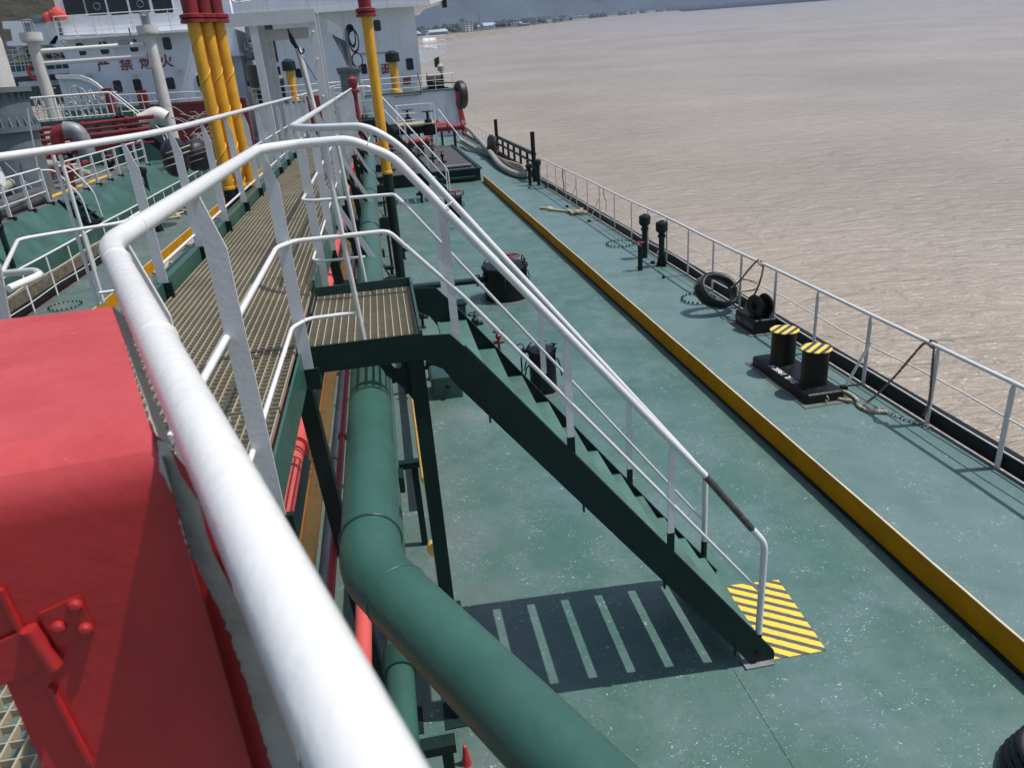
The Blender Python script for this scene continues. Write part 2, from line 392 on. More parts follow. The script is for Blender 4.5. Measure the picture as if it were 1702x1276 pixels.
for i in range(len(ys)-1):
    for j in range(len(xs)-1):
        a = i*len(xs)+j; g.f.append([a, a+1, a+1+len(xs), a+len(xs)]); g.sm.append(False)
struct("water", g, mw)

# shoreline (measured along the photo's water edge)
shore = [WR(px, py) for px, py in ((560, 95), (650, 82), (743, 69.5), (810, 61.5), (877, 53), (965, 40), (1020, 32), (1079, 25), (1200, 13.2), (1330, 3.6), (1450, -4.5))]
shore = [V((shore[0].x-260, shore[0].y+40))]+shore
BANK = flat("stone_embankment", (0.20, 0.175, 0.14), 0.8, 0, 0.35, 0.15)
mland = flat("scrub_and_yards_ground", (0.09, 0.095, 0.06), 0.9, 0, 0.5, 0.03)
g = MB(); n = len(shore)
for i, p in enumerate(shore):
    g.v += [WP(p.x, p.y, -0.5), WP(p.x-3, p.y+3, 1.6), WP(p.x-9, p.y+7, 3.2)]
for i in range(n-1):
    for k in range(2): g.f.append([3*i+k, 3*i+k+3, 3*i+k+4, 3*i+k+1]); g.sm.append(False)
struct("embankment_slope", g, BANK)
g = MB()
for i, p in enumerate(shore):
    g.v += [WP(p.x-9, p.y+7, 3.2), WP(p.x-260-1.2*p.x, p.y+900, 6)]
for i in range(n-1): g.f.append([2*i, 2*i+2, 2*i+3, 2*i+1]); g.sm.append(False)
struct("shore_ground", g, mland)

# hills
def hill(name, x0, x1, y0, depth, hfun, mat, nx=90, ny=16):
    g = MB()
    for j in range(ny+1):
        for i in range(nx+1):
            x = x0+(x1-x0)*i/nx; v = j/ny; y = y0+depth*v
            h = hfun(x, v) * (math.sin(min(1, v*1.25)*math.pi/2)**0.8)
            h *= 1+0.22*mn.fractal(V((x/hs, y/hs, 0)), 1.0, 2.0, 5)
            g.v.append(WP(x, y, h-1))
    for j in range(ny):
        for i in range(nx):
            a = j*(nx+1)+i; g.f.append([a, a+1, a+nx+2, a+nx+1]); g.sm.append(True)
    return struct(name, g, mat)
mh = flat("far_hill_forest", (0.035, 0.050, 0.045), 0.95, 0, 0.6, 0.012)
hs = 420.0
hill("hills", -3200, 3800, 2300, 1400, lambda x, v: 260+90*math.sin(x/900.+1.0)-max(0, (x-600))*0.10, mh)
# nearer brown-green wooded hillside on the left behind the other ship
mb2, nt, b = new_mat("wooded_hillside")
c = mixc(nt, ramp(nt, noise(nt, 0.25, 6, 0.7), 0.35, 0.65), (0.014, 0.018, 0.007), (0.062, 0.052, 0.022))
c = mixc(nt, ramp(nt, noise(nt, 0.9, 4, 0.7), 0.55, 0.7), c, (0.085, 0.062, 0.03))
nt.links.new(c, b.inputs["Base Color"]); b.inputs["Roughness"].default_value = 0.95
bump(nt, noise(nt, 0.5, 5, 0.7), 1.0, 3.0, b)
hs = 45.0
hill("wooded_hill", -420, -28, 150, 220, lambda x, v: (95-0.10*abs(x+200))*min(1, max(0, (-28-x)/60.)), mb2, 130, 50)

# low woods along the shore: one mass nobody could count
mt = flat("shore_tree_foliage", (0.040, 0.052, 0.035), 0.9, 0, 0.5, 0.3)
g = MB(); random.seed(3)
def along(t):
    k = t*(len(shore)-1); i = min(int(k), len(shore)-2); f = k-i
    return shore[i]*(1-f)+shore[i+1]*f
for k in range(1300):
    t = random.random(); p = along(0.15+0.85*t); q = p+V((-random.uniform(25, 90), random.uniform(20, 120)))
    r = random.uniform(.8, 2.3)*(1+q.y/1500.)
    c0 = WP(q.x, q.y, 3.2); vs = []
    for i in range(7):
        a = 2*math.pi*i/7
        for hh, rr in ((0, 1.0), (0.9, 0.85+random.random()*0.35), (1.5, 0.4)):
            vs.append(c0+WXa*math.cos(a)*r*rr*random.uniform(.7, 1.3)+WYa*math.sin(a)*r*rr+WN*r*hh*random.uniform(.8, 1.25))
    fs = [(3*i+k2, 3*((i+1) % 7)+k2, 3*((i+1) % 7)+k2+1, 3*i+k2+1) for i in range(7) for k2 in (0, 1)]+[tuple(3*i+2 for i in range(7))]
    g.add(vs, fs)
o = g.build("shore_woods", mt, None, WP(0, 0)); o['kind'] = 'stuff'; o['label'] = 'dark low woods and scrub spread along the far shore'; o['category'] = 'woods'

# buildings on the far shore, each one a thing
BW = flat("pale_building_wall", (0.62, 0.63, 0.62), 0.7, 0, 0.12, 0.3); BG = flat("grey_shed_wall", (0.33, 0.36, 0.38), 0.7, 0, 0.15, 0.3)
BR = flat("shed_roof", (0.30, 0.36, 0.42), 0.6, 0, 0.2, 0.3)
def far_building(px, wpx, hpx, lab, floors=0, mat=BW, roofm=BR, back=14, pitched=False, group=None, cat="building", name="apartment_block"):
    # px: where its foot stands along the shore; sizes are turned into metres at that distance
    import bisect
    best = min(range(200), key=lambda i: abs(proj_x(along(i/199.)) - px)); p = along(best/199.)
    p = p+V((-back*0.8, back)); dist = math.hypot(p.x, p.y); s = dist/FPX
    wd, ht = wpx*s, hpx*s; dp = max(6, wd*0.4); z0 = 3.0
    c0 = WP(p.x, p.y, z0); t = thing(name, lab, cat, c0, group)
    dirx = (WXa*0.92 + WYa*0.38).normalized(); diry = WN.cross(dirx)
    def pt(a, d, h): return c0+dirx*a+diry*d+WN*h
    m_ = MB(); m_.hexa([pt(-wd/2, 0, -3), pt(wd/2, 0, -3), pt(wd/2, dp, -3), pt(-wd/2, dp, -3), pt(-wd/2, 0, ht), pt(wd/2, 0, ht), pt(wd/2, dp, ht), pt(-wd/2, dp, ht)])
    m_.build("wall", mat, t)
    r_ = MB(); o_ = 0.4
    if pitched:
        r_.add([pt(-wd/2-o_, -o_, ht+.05), pt(wd/2+o_, -o_, ht+.05), pt(wd/2+o_, dp+o_, ht+.05), pt(-wd/2-o_, dp+o_, ht+.05), pt(-wd/2, dp/2, ht+dp*.22), pt(wd/2, dp/2, ht+dp*.22)],
               [(0, 1, 5, 4), (2, 3, 4, 5), (1, 2, 5), (3, 0, 4), (0, 3, 2, 1)])
    else:
        r_.hexa([pt(-wd/2-o_, -o_, ht+.02), pt(wd/2+o_, -o_, ht+.02), pt(wd/2+o_, dp+o_, ht+.02), pt(-wd/2-o_, dp+o_, ht+.02)] + [pt(-wd/2-o_, -o_, ht+.5), pt(wd/2+o_, -o_, ht+.5), pt(wd/2+o_, dp+o_, ht+.5), pt(-wd/2-o_, dp+o_, ht+.5)])
    r_.build("roof", roofm, t)
    if floors:
        fh = ht/floors; cols = max(2, int(wd/2.2))
        for f in range(floors):
            k = MB()
            for c_ in range(cols):
                a = -wd/2+wd*(c_+.25)/cols; b_ = -wd/2+wd*(c_+.75)/cols
                k.hexa([pt(a, -.05, fh*(f+.3)), pt(b_, -.05, fh*(f+.3)), pt(b_, .1, fh*(f+.3)), pt(a, .1, fh*(f+.3)), pt(a, -.05, fh*(f+.78)), pt(b_, -.05, fh*(f+.78)), pt(b_, .1, fh*(f+.78)), pt(a, .1, fh*(f+.78))])
            k.build("window_row", GLASS, t)
    return t
def proj_x(p):
    q = WP(p.x, p.y)-V((0, 0, H)); v = AX*q.x+AY*q.y+AZ*q.z; return 851+FPX*v.x/v.z
far_building(815, 13, 15, "left of two white five storey blocks by the far shore", 5, BW, group="white blocks on the shore")
far_building(828, 11, 17, "right and slightly taller of two white blocks on the shore", 5, BW, back=20, group="white blocks on the shore")
far_building(749, 5, 12, "small pale tower standing left of the grey sheds on shore", 3, BW, name="pale_tower")
far_building(765, 34, 4.5, "low grey quayside shed between pale tower and white blocks", 0, BG, pitched=True, name="shed", group="quayside sheds")
far_building(722, 34, 5, "long low grey shed nearest the ship's bridge wing", 0, BG, pitched=True, name="shed", group="quayside sheds")
far_building(850, 16, 6, "low pale house just right of the two white blocks", 2, BW, pitched=True, name="house")
far_building(872, 20, 7, "grey-blue roofed shed right of the white blocks", 0, BG, pitched=True, name="shed", group="quayside sheds", back=25)
far_building(925, 5, 7, "thin grey tower among trees midway along the far shore", 2, BG, name="grey_tower", back=18)
far_building(968, 20, 7, "pale stepped works building left of the long white sheds", 2, BW, name="works_building", back=30)
far_building(1003, 34, 5, "longest white warehouse on the far shore", 1, BW, BW, name="warehouse", back=30, group="white warehouses")
far_building(1052, 18, 5, "shorter white warehouse right of the longest one", 1, BW, BW, name="warehouse", back=30, group="white warehouses")
far_building(1036, 11, 8, "taller pale block between the two white warehouses", 2, BW, name="works_building", back=60)
far_building(1085, 22, 3.5, "flat white shed right of the shorter warehouse", 0, BW, BW, name="warehouse", back=30, group="white warehouses")
far_building(1108, 16, 3, "last small white shed before the empty far shore", 0, BW, BW, name="warehouse", back=30, group="white warehouses")
random.seed(19)
for k, (px_, w_, h_, lab_, pt_) in enumerate(((775, 9, 5, "small pale hut beside the low grey shed on the shore", True), (795, 7, 6, "narrow white house just left of the white blocks", False), (888, 9, 4, "small pale house right of the grey-blue roofed shed", True), (900, 14, 3.5, "low white hall before the thin grey tower", False), (913, 6, 5, "small white cube house left of the thin grey tower", False), (938, 12, 3.5, "low pale shed right of the thin grey tower", True), (950, 6, 5.5, "slim pale house left of the stepped works building", False), (983, 7, 4, "small white annex right of the stepped works building", False), (1022, 8, 3.5, "little pale shed right of the longest warehouse", True), (1066, 6, 4, "small white cube house before the flat white shed", False), (1125, 10, 2.5, "tiny pale shed farthest out along the shore", False))):
    far_building(px_, w_, h_, lab_, 1 if pt_ else 2, BW if k % 3 else BG, BR if pt_ else BW, name="house", back=12+14*(k % 3), pitched=pt_, group="small buildings along the far shore")
p = along(0.42); pm = WP(p.x-20, p.y+12, 3); s_ = p.length/FPX
g = MB().tube([pm-WN*3, pm+WN*26*s_], [0.5, 0.2], 6); tag(g.build("chimney_mast", STEEL), "slim dark mast rising above the shore trees", "mast")

# ================================================================== own ship: hull and deck
XR, XL = 5.86, -7.95
g = MB(); g.box((XL, -6, -0.35), (XR+0.02, 58, 0.0)); struct("deck", g, TEAL)
g = MB(); g.box((XL-.02, -6, -4.5), (XL+.3, 75, -0.352)); g.box((XR-.25, -6, -4.5), (XR+.06, 75, -0.352)); g.box((XL+.3, 74, -4.5), (XR-.25, 75, -.352))
struct("hull_side", g, BLACK)
# welded seams: slim raised lines in the deck plating
g = MB()
for x in (0.0, -3.0): g.box((x-.006, 1.5, 0), (x+.006, 56, .004))
g.box((2.054, -2, 0), (2.066, 3.95, .004)); g.box((4.0, 29.8, 0), (5.8, 29.815, .0035))
struct("deck_seam", g, TEAL)

RIM = paint("scuffed_rim_paint", (0.66, 0.56, 0.40), 0.5, 0.5, (0.45, 0.27, 0.1), 0.5, 0.3, 30, 0.1, 6)
def coaming(x, y0, y1, h, name, label):
    n = int((y1-y0)/.35); A = []; T = []
    for k in range(n+1):
        y = y0+(y1-y0)*k/n; A.append((x+.009*mn.noise(V((y*.55, x, 1)))+.004*mn.noise(V((y*2.1, x, 3))), y, h+.006*mn.noise(V((y*.7, x, 9)))))
    g = MB(); rm = MB()
    for k in range(n):
        (xa, ya, ha), (xb, yb, hb) = A[k], A[k+1]
        g.hexa([(xa-.008, ya, 0), (xa+.008, ya, 0), (xb+.008, yb, 0), (xb-.008, yb, 0), (xa-.008, ya, ha), (xa+.008, ya, ha), (xb+.008, yb, hb), (xb-.008, yb, hb)])
        rm.hexa([(xa-.011, ya, ha), (xa+.011, ya, ha), (xb+.011, yb, hb), (xb-.011, yb, hb), (xa-.009, ya, ha+.008), (xa+.009, ya, ha+.008), (xb+.009, yb, hb+.008), (xb-.009, yb, hb+.008)])
    o = g.build(name, MUST, None, (x, y0, 0)); tag(o, label, "coaming"); rm.build("rim", RIM, o)
    g = MB(); g.box((x-.03, y0, 0.0), (x-.0085, y1, 0.03)); g.build("foot_strip", BLACKG, o)
    return o
coaming(3.96, -4, 30.7, 0.26, "spill_coaming", "long mustard yellow coaming bar running along the right side deck")
coaming(-6.15, -4, 45, 0.26, "spill_coaming", "yellow coaming bar on the left side deck half hidden behind catwalk posts")
def fishplate(x, s, label):
    g = MB(); g.box((x-.012, -6, 0.002), (x+.012, 56, .19)); g.box((min(x, x+s*.07), -6, .19), (max(x, x+s*.07), 56, .2))
    tag(g.build("gunwale_bar", BLACK), label, "gunwale")
fishplate(5.92, 1, "low black edge plate under the river side railing")
fishplate(-8.0, -1, "low dark edge plate under the railing facing the other ship")

# ------------------------------------------------------------------ grating
def grating(x0, x1, y0, y1, z, px=0.041, py=0.052, holes=()):
    g = MB()
    nx = int((x1-x0)/px); ny = int((y1-y0)/py)
    for i in range(nx+1):
        x = x0+(x1-x0)*i/nx; g.box((x-.0026, y0, z-.026), (x+.0026, y1, z))
    for j in range(ny+1):
        y = y0+(y1-y0)*j/ny; g.box((x0, y-.0017, z-.022), (x1, y+.0017, z-.0015))
    return g
ZC = 2.86
cw = thing("catwalk", "grey grated catwalk with green side plates running down the middle of the deck", "catwalk", (-1.1, 4, 0))
for (a, b_) in ((0.3, 3.2), (3.24, 9.0), (9.04, 15.0), (15.04, 21.0), (21.04, 34.0), (34.04, 56.0)):
    grating(-1.60, -0.60, a, b_, ZC, py=0.052 if b_ < 16 else 0.09).build("grating", GALV, cw)
g = MB()
g.box((-1.655, 0.3, ZC-.16), (-1.635, 56, ZC+.10)); g.box((-1.735, .3, ZC+.088), (-1.655, 56, ZC+.10)); g.build("side_plate", PIPEG, cw)
g = MB(); g.box((-0.575, 0.3, ZC-.20), (-0.563, 3.95, ZC-.005)); g.build("side_plate", PIPEG, cw)
g = MB(); g.box((-0.575, 5.22, ZC-.16), (-0.560, 27.4, ZC+.08)); g.build("side_plate", PIPEG, cw)
g = MB(); g.box((-0.575, 29, ZC-.16), (-0.560, 56, ZC+.08)); g.build("side_plate", PIPEG, cw)
for y in (1.2, 4.05, 7.5, 11, 14.5, 18, 22, 26, 30, 34, 38, 42, 46, 50):
    for sx in (-1, 1):
        g = MB(); xc = -1.1+sx*0.50
        if y == 4.05 and sx > 0: g.beam((xc, y, ZC-.16), (-.46, y, 0), .09, .10, (0, 1, 0))
        else: g.beam((xc, y, ZC-.16), (xc+sx*.25, y, 0), .09, .08, (0, 1, 0))
        g.box((xc+sx*.25-.12, y-.12, 0), (xc+sx*.25+.12, y+.12, .012)); g.build("leg", BLACKG, cw)
    g = MB(); g.box((-1.63, y-.05, ZC-.20), (-.58, y+.05, ZC-.05)); g.build("cross_beam", BLACKG, cw)
# pipe brackets standing out from the catwalk on the right (pipe rests in them)
for y in (7.5, 11, 14.5, 18, 22):
    g = MB(); g.box((-.56, y-.06, 2.18), (.0, y+.06, 2.34)); g.beam((-.50, y, 2.9), (-.08, y, 2.35), .05, .05); g.build("pipe_bracket", BLACKG, cw)
    g = MB(); g.beam((-.56, y-.1, ZC+.42), (-.10, y-.1, 2.36), .05, .012, (0, 1, 0)); g.build("brace", GREYW, cw)

# landing with the first stair, repeated further aft with the second
def landing(y0, y1, label, grp="stair landings"):
    t = thing("stair_landing", label, "landing", (-.2, y0, 0), grp)
    grating(-.55, .075, y0+.02, y1-.02, ZC-.03, 0.042, 0.040).build("grating", GALV, t)
    g = MB(); g.box((-.56, y0-.006, ZC-.14), (.10, y0+.006, ZC+.015)); g.build("front_plate", BLACKG, t)
    g = MB(); g.box((-.56, y1-.006, ZC-.16), (.10, y1+.006, ZC+.03)); g.build("rear_plate", GREEN, t)
    g = MB(); g.box((.085, y0+.007, ZC-.14), (.10, y1-.007, ZC+.03)); g.build("edge_plate", GREEN, t)
    for y in (y0+.06, y1-.06):
        g = MB(); g.box((.0, y-.045, 0.012), (.09, y+.045, ZC-.145)); g.box((-.08, y-.12, 0), (.17, y+.12, .012)); g.build("post", BLACKG, t)
        g = MB()  # gusset with a round lightening hole outline
        g.poly([(.0, y-.006, ZC-.15), (.0, y-.006, ZC-.40), (-.03, y-.006, ZC-.34), (-.08, y-.006, ZC-.28), (-.13, y-.006, ZC-.23), (-.165, y-.006, ZC-.15), (-.10, y-.006, ZC-.15), (-.085, y-.006, ZC-.19), (-.055, y-.006, ZC-.20), (-.03, y-.006, ZC-.18), (-.025, y-.006, ZC-.15)], (0, .012, 0)); g.build("gusset", BLACKG, t)
    return t
landing(3.98, 5.2, "grated landing at the head of the nearer stair above the big green pipe")
landing(27.0, 28.2, "distant grated landing at the head of the second stair")

TREADS = 11
def stair(y0, y1, label, grp="inclined stairs down to the deck"):
    t = thing("inclined_stair", label, "stair", (2.2, y0, 0), grp)
    top = V((.10, 0, ZC-.03)); bot = V((2.30, 0, 0.05)); d = bot-top
    for y, nm in ((y0, "stringer"), (y1, "stringer")):
        g = MB(); y_ = y-.006
        g.poly([(.10, y_, ZC-.16), (.10, y_, ZC-.0), (.25, y_, ZC-.01), (.33, y_, ZC-.10), (2.38, y_, .08), (2.38, y_, 0.018), (2.19, y_, .018), (.26, y_, ZC-.325), (.19, y_, ZC-.21)], (0, .012, 0))
        # flange along both edges
        g.beam((.33, y+(.02 if y == y0 else -.02), ZC-.098), (2.38, y+(.02 if y == y0 else -.02), .082), .03, .006, (0, 0, 1))
        g.build(nm, BLACKG, t)
        g = MB(); g.box((2.14, y-.05, 0), (2.36, y+.05, .016)); g.build("foot_pad", STEEL, t)
        g = MB(); g.cyl((2.25, y-.02, .10), (2.25, y+.02, .10), .022, 10); g.build("bolt", BLACK, t)
    for k in range(TREADS):
        z = 2.598-.2353*k; x = .437+.1818*k      # front edge of the tread
        g = MB(); g.box((x-.200, y0+.007, z-.004), (x, y1-.007, z+.004)); g.box((x-.006, y0+.007, z-.05), (x, y1-.007, z-.004)); g.box((x-.200, y0+.007, z-.035), (x-.194, y1-.007, z-.004))
        g.build("tread", STAIRG, t)
        if k % 3 == 0:
            zb_ = 2.58-(x-.27)*1.314; g = MB(); g.box((x-.01, y0-.012, zb_-.09), (x+.0, y0+.012, zb_+.03)); g.build("tread_lug", BLACKG, t)
    return t
stair(3.98, 5.0, "nearer dark green steel stair leading down to the yellow striped mat")
stair(27.0, 28.0, "second green stair further along beyond the round tank hatch")

# ------------------------------------------------------------------ railings
def post_bar(g, x, y, z0, z1, w=.075, th=.012, side=1, along='X'):
    """flat bar post with a shoulder that narrows to the rail"""
    if along == 'X':
        g.poly([(x-side*.012, y, z1), (x+side*.012, y, z1), (x+side*w*.9, y, z1-.17), (x+side*w*.9, y, z0), (x-side*w*.1, y, z0), (x-side*w*.1, y, z1-.12)], (0, th, 0))
    else:
        g.poly([(x, y-.012, z1), (x, y+.012, z1), (x, y+w*.5, z1-.15), (x, y+w*.5, z0), (x, y-w*.5, z0), (x, y-w*.5, z1-.15)], (th, 0, 0))
def rail(name, label, posts, top, mids, rt=.024, rm=.011, mat=WHITE, pmat=GREYW, group=None, pw=.075, side=1, bend=.14, base=None, along='X'):
    t = thing(name, label, "railing", base or posts[0], group)
    MB().tube(top, rt, 14, bend).build("top_rail", mat, t)
    for m_ in mids: MB().tube(m_, rm, 8, .03).build("mid_rail", mat, t)
    for p in posts:
        g = MB(); post_bar(g, p[0], p[1], p[2], p[3], pw, .012, side, along); g.build("post", pmat, t)
    return t
ZT = 3.92
# near right railing: runs beside the camera, along the catwalk and round onto the stair
t = thing("catwalk_railing", "thick white tube railing nearest the viewer, from the red locker round to the nearer stair", "railing", (-.57, 2, ZC-.1))
near = [(.42, -.85, ZT), (.18, -.25, ZT), (-.02, .26, ZT), (-.19, .63, ZT), (-.575, 1.66, ZT), (-.57, 3.80, ZT), (-.50, 3.99, ZT-.005), (-.12, 4.0, ZT), (.02, 4.0, ZT-.035)]
near = fillet([V(p) for p in near], .10)
rs = [.025]*len(near)
MB().tube([(.30, -.66, ZT), (.05, .0, ZT), (-.14, .513, ZT), (-.555, 1.61, ZT), (-.575, 1.70, ZT), (-.57, 3.86, ZT), (-.43, 3.99, ZT), (-.14, 4.0, ZT), (.06, 4.0, ZT-.10), (1.80, 4.0, 1.665)], .0235, 20, .06).build("top_rail", WHITE, t)
g = MB()
for c_, a_ in (((-.30, .94, ZT), (-.375, 1, 0)), ((-.505, 1.48, ZT), (-.375, 1, 0)), ((-.573, 1.86, ZT), (0, 1, 0)), ((-.57, 3.74, ZT), (0, 1, 0)), ((-.27, 4.0, ZT), (1, 0, 0)), ((-.05, 4.0, ZT-.018), (1, 0, -.5)), ((.32, 4.0, 3.555), (1, 0, -1.32))): MB().torus(c_, .0225, .0026, a_, 26, 6).build("weld_bead", WHITE, t)
MB().tube([(1.80, 4.0, 1.665), (2.15, 4.0, 1.19)], .0245, 14).build("bare_rail", flat("scuffed_dark_rail", (0.10, 0.095, 0.09), 0.4, 0.5, 0.5, 25), t, )
MB().tube([(2.15, 4.0, 1.19), (2.255, 4.0, 1.05), (2.255, 4.0, .90), (2.255, 4.0, .27)], .0245, 14, .1).build("end_post", WHITE, t)
MB().tube([(2.255, 4.0, .27), (2.255, 4.0, .10)], .026, 12).build("post_foot", BLACKG, t)
for z in (3.45, 3.03):
    MB().tube([(-.575, 1.70, z), (-.57, 3.86, z), (-.50, 3.99, z), (-.01 if z > 3.2 else -.235, 4.0, z)] + ([(.35, 4.0, 3.05), (2.255, 4.0, .63)] if z > 3.2 else []), .011 if z < 3.2 else .0125, 10, .04).build("mid_rail", WHITE, t)
for x, y in ((-.57, 1.72), (-.57, 2.45), (-.57, 3.95)):
    g = MB(); post_bar(g, x, y, ZC-.10, ZT-.01, .066, .010, 1); g.build("post", GREYW, t)
    g = MB(); g.box((x-.012, y-.01, ZC-.22), (x+.085, y+.02, ZC-.10)); g.build("post_socket", BLACKG, t)
g = MB(); g.tube([(-.27, 4.0, ZT-.02), (-.22, 4.0, ZC-.02)], .014, 8); g.build("rod_post", WHITEW, t)
for (x, z0, z1) in ((.285, 2.58, 3.60), (.918, 1.99, 2.74), (1.57, 1.17, 1.94)):
    g = MB(); g.poly([(x-.008, 3.99, z1), (x+.012, 3.99, z1-.01), (x+.022, 3.99, z1-.10), (x+.022, 3.99, z0+.10), (x-.022, 3.99, z0+.10), (x-.022, 3.99, z1-.10)], (0, .012, 0)); g.build("post", WHITEW if x < .5 else WHITE, t)
    g = MB(); g.box((x-.024, 3.988, z0-.05), (x+.024, 4.004, z0+.10)); g.build("post_foot", BLACKG, t)

# catwalk rail beyond the landing, turning down the far side of the stair
t = thing("catwalk_railing", "white railing on the far side of the landing, running aft along the catwalk's right edge", "railing", (-.57, 5.4, ZC-.1))
MB().tube([(-.57, 26.9, ZT), (-.57, 5.62, ZT), (-.40, 5.30, ZT), (-.06, 5.02, ZT), (.12, 5.0, ZT-.12), (2.10, 5.0, 1.235)], .0235, 14, .10).build("top_rail", WHITE, t)
MB().tube([(2.10, 5.0, 1.235), (2.25, 5.0, 1.03), (2.255, 5.0, .90), (2.262, 5.0, .40)], .0235, 12, .1).build("end_post", WHITE, t)
MB().tube([(2.262, 5.0, .40), (2.262, 5.0, .22)], .026, 10).build("post_foot", BLACKG, t)
MB().tube([(-.57, 26.9, 3.45), (-.57, 5.45, 3.45), (-.50, 5.38, 3.45), (.06, 5.3, 3.45), (.12, 5.0, 3.42), (2.25, 5.0, .60)], .0115, 8, .04).build("mid_rail", WHITE, t)
MB().tube([(-.57, 26.9, 3.03), (-.57, 5.45, 3.03), (-.50, 5.38, 3.03), (-.2, 5.36, 3.03)], .010, 8, .04).build("mid_rail", WHITE, t)
y = 5.7
while y < 26.8:
    g = MB(); post_bar(g, -.57, y, ZC-.10, ZT-.01, .066, .010, 1); g.build("post", GREYW, t); y += 1.32
MB().tube([(-.27, 5.3, ZT-.05), (-.22, 5.3, ZC-.02)], .013, 8).build("rod_post", WHITEW, t)
for (x, z0, z1) in ((.31, 2.55, 3.58), (.97, 2.03, 2.62), (1.615, 1.12, 1.80)):
    g = MB(); g.box((x-.02, 4.995, z0+.08), (x+.02, 5.007, z1)); g.build("post", WHITE, t)
    g = MB(); g.box((x-.022, 4.993, z0-.06), (x+.022, 5.009, z0+.08)); g.build("post_foot", BLACKG, t)

# left catwalk rail
t = thing("catwalk_railing", "white railing along the catwalk's left edge crossing in front of the other ship", "railing", (-1.62, 8, ZC-.1))
MB().tube([(-3.6, 3.9, ZT+.0), (-2.22, 5.0, ZT), (-1.72, 6.2, ZT), (-1.64, 7.4, ZT), (-1.66, 26, ZT), (-1.66, 56, ZT)], .0245, 14, .45).build("top_rail", WHITE, t)
MB().tube([(-1.66, 5.7, 3.45), (-1.66, 56, 3.45)], .012, 8).build("mid_rail", WHITE, t)
MB().tube([(-1.66, 5.7, 3.06), (-1.66, 56, 3.06)], .012, 8).build("mid_rail", WHITE, t)
for y in [5.55+1.25*i for i in range(26)]:
    g = MB(); post_bar(g, -1.66, y, 2.96, ZT-.01, .066, .010, -1 if False else 1); g.build("post", GREYW, t)
    g = MB(); g.box((-1.675, y-.012, 2.78), (-1.58, y+.026, 2.96)); g.build("post_socket", BLACKG, t)
# slim post and bent mid rail of the platform to the left
t = thing("platform_railing", "thin white double bar post with bent side rail at the left edge of the platform", "railing", PZ(163, 505, 2.86))
b0 = PZ(163, 508, 2.86); tp = PZ(92, 262, 3.9); tp = V((b0.x, b0.y, 3.88))
MB().tube([b0, tp], .013, 8).build("post", WHITE, t)
MB().tube([b0+V((.045, -.01, 0)), tp+V((.045, -.01, 0))], .013, 8).build("post", WHITE, t)
zz = 3.42; MB().tube([PZ(3, 455, zz), PZ(30, 398, zz), PZ(120, 383, zz), PZ(205, 370, zz), PZ(245, 345, zz)], .012, 8, .08).build("mid_rail", WHITE, t)
MB().tube([PZ(165, 487, 3.0), PZ(200, 482, 3.0)], .011, 8).build("mid_rail", WHITE, t)
t = thing("platform_railing", "chipped grey post with rusty edge and bent rails at the picture's left border", "railing", PZ(0, 520, 2.9))
q = PY(0, 470, 2.6)
g = MB(); g.hexa([PY(-60, 620, 2.62), PY(33, 620, 2.6), PY(36, 620, 2.63), PY(-60, 620, 2.65), PY(-38, 420, 2.62), PY(0, 440, 2.6), PY(2, 440, 2.63), PY(-38, 420, 2.65)]); g.build("post", WHITEW, t)
MB().tube([PY(14, 480, 2.62), PY(68, 457, 2.75), PY(58, 450, 2.95), PY(5, 455, 3.2)], .013, 8, .05).build("mid_rail", WHITE, t)
MB().tube([PY(-60, 305, 2.3), PY(2, 296, 2.3)], .022, 12).build("rail_end", WHITE, t)

# further catwalk railing aft of the second landing
t = thing("catwalk_railing", "distant white catwalk railing leading from the second stair to the superstructure", "railing", (-.57, 28.4, ZC-.1))
MB().tube([(-.57, 56, ZT), (-.57, 28.4, ZT), (-.1, 28.05, ZT), (.12, 28.0, ZT-.12), (2.10, 28.0, 1.235), (2.26, 28.0, 1.0), (2.26, 28.0, .2)], .0235, 10, .1).build("top_rail", WHITE, t)
for z in (3.45, 3.03): MB().tube([(-.57, 56, z), (-.57, 28.4, z), (.1, 28.0, z)]+([(2.26, 28.0, .6)] if z > 3.2 else []), .012, 8).build("mid_rail", WHITE, t)
for i in range(20):
    g = MB(); post_bar(g, -.57, 28.8+1.35*i, ZC-.10, ZT-.01, .066, .010, 1); g.build("post", GREYW, t)
for (x, z0, z1) in ((.31, 2.55, 3.58), (.97, 2.03, 2.62), (1.615, 1.12, 1.80)): MB().box((x-.02, 27.995, z0), (x+.02, 28.007, z1)).build("post", WHITE, t)
t = thing("stair_handrail", "white handrail on the near side of the second stair", "railing", (2.2, 27, 0))
MB().tube([(-.57, 26.95, ZT), (-.1, 27.0, ZT), (.12, 27.0, ZT-.12), (2.10, 27.0, 1.235), (2.26, 27.0, 1.0), (2.26, 27.0, .2)], .0235, 10, .1).build("top_rail", WHITE, t)
MB().tube([(.1, 27.0, 3.45), (2.26, 27.0, .6)], .012, 8).build("mid_rail", WHITE, t)
for (x, z0, z1) in ((.31, 2.55, 3.58), (.97, 2.03, 2.62), (1.615, 1.12, 1.80)): MB().box((x-.02, 26.995, z0), (x+.02, 27.007, z1)).build("post", WHITE, t)

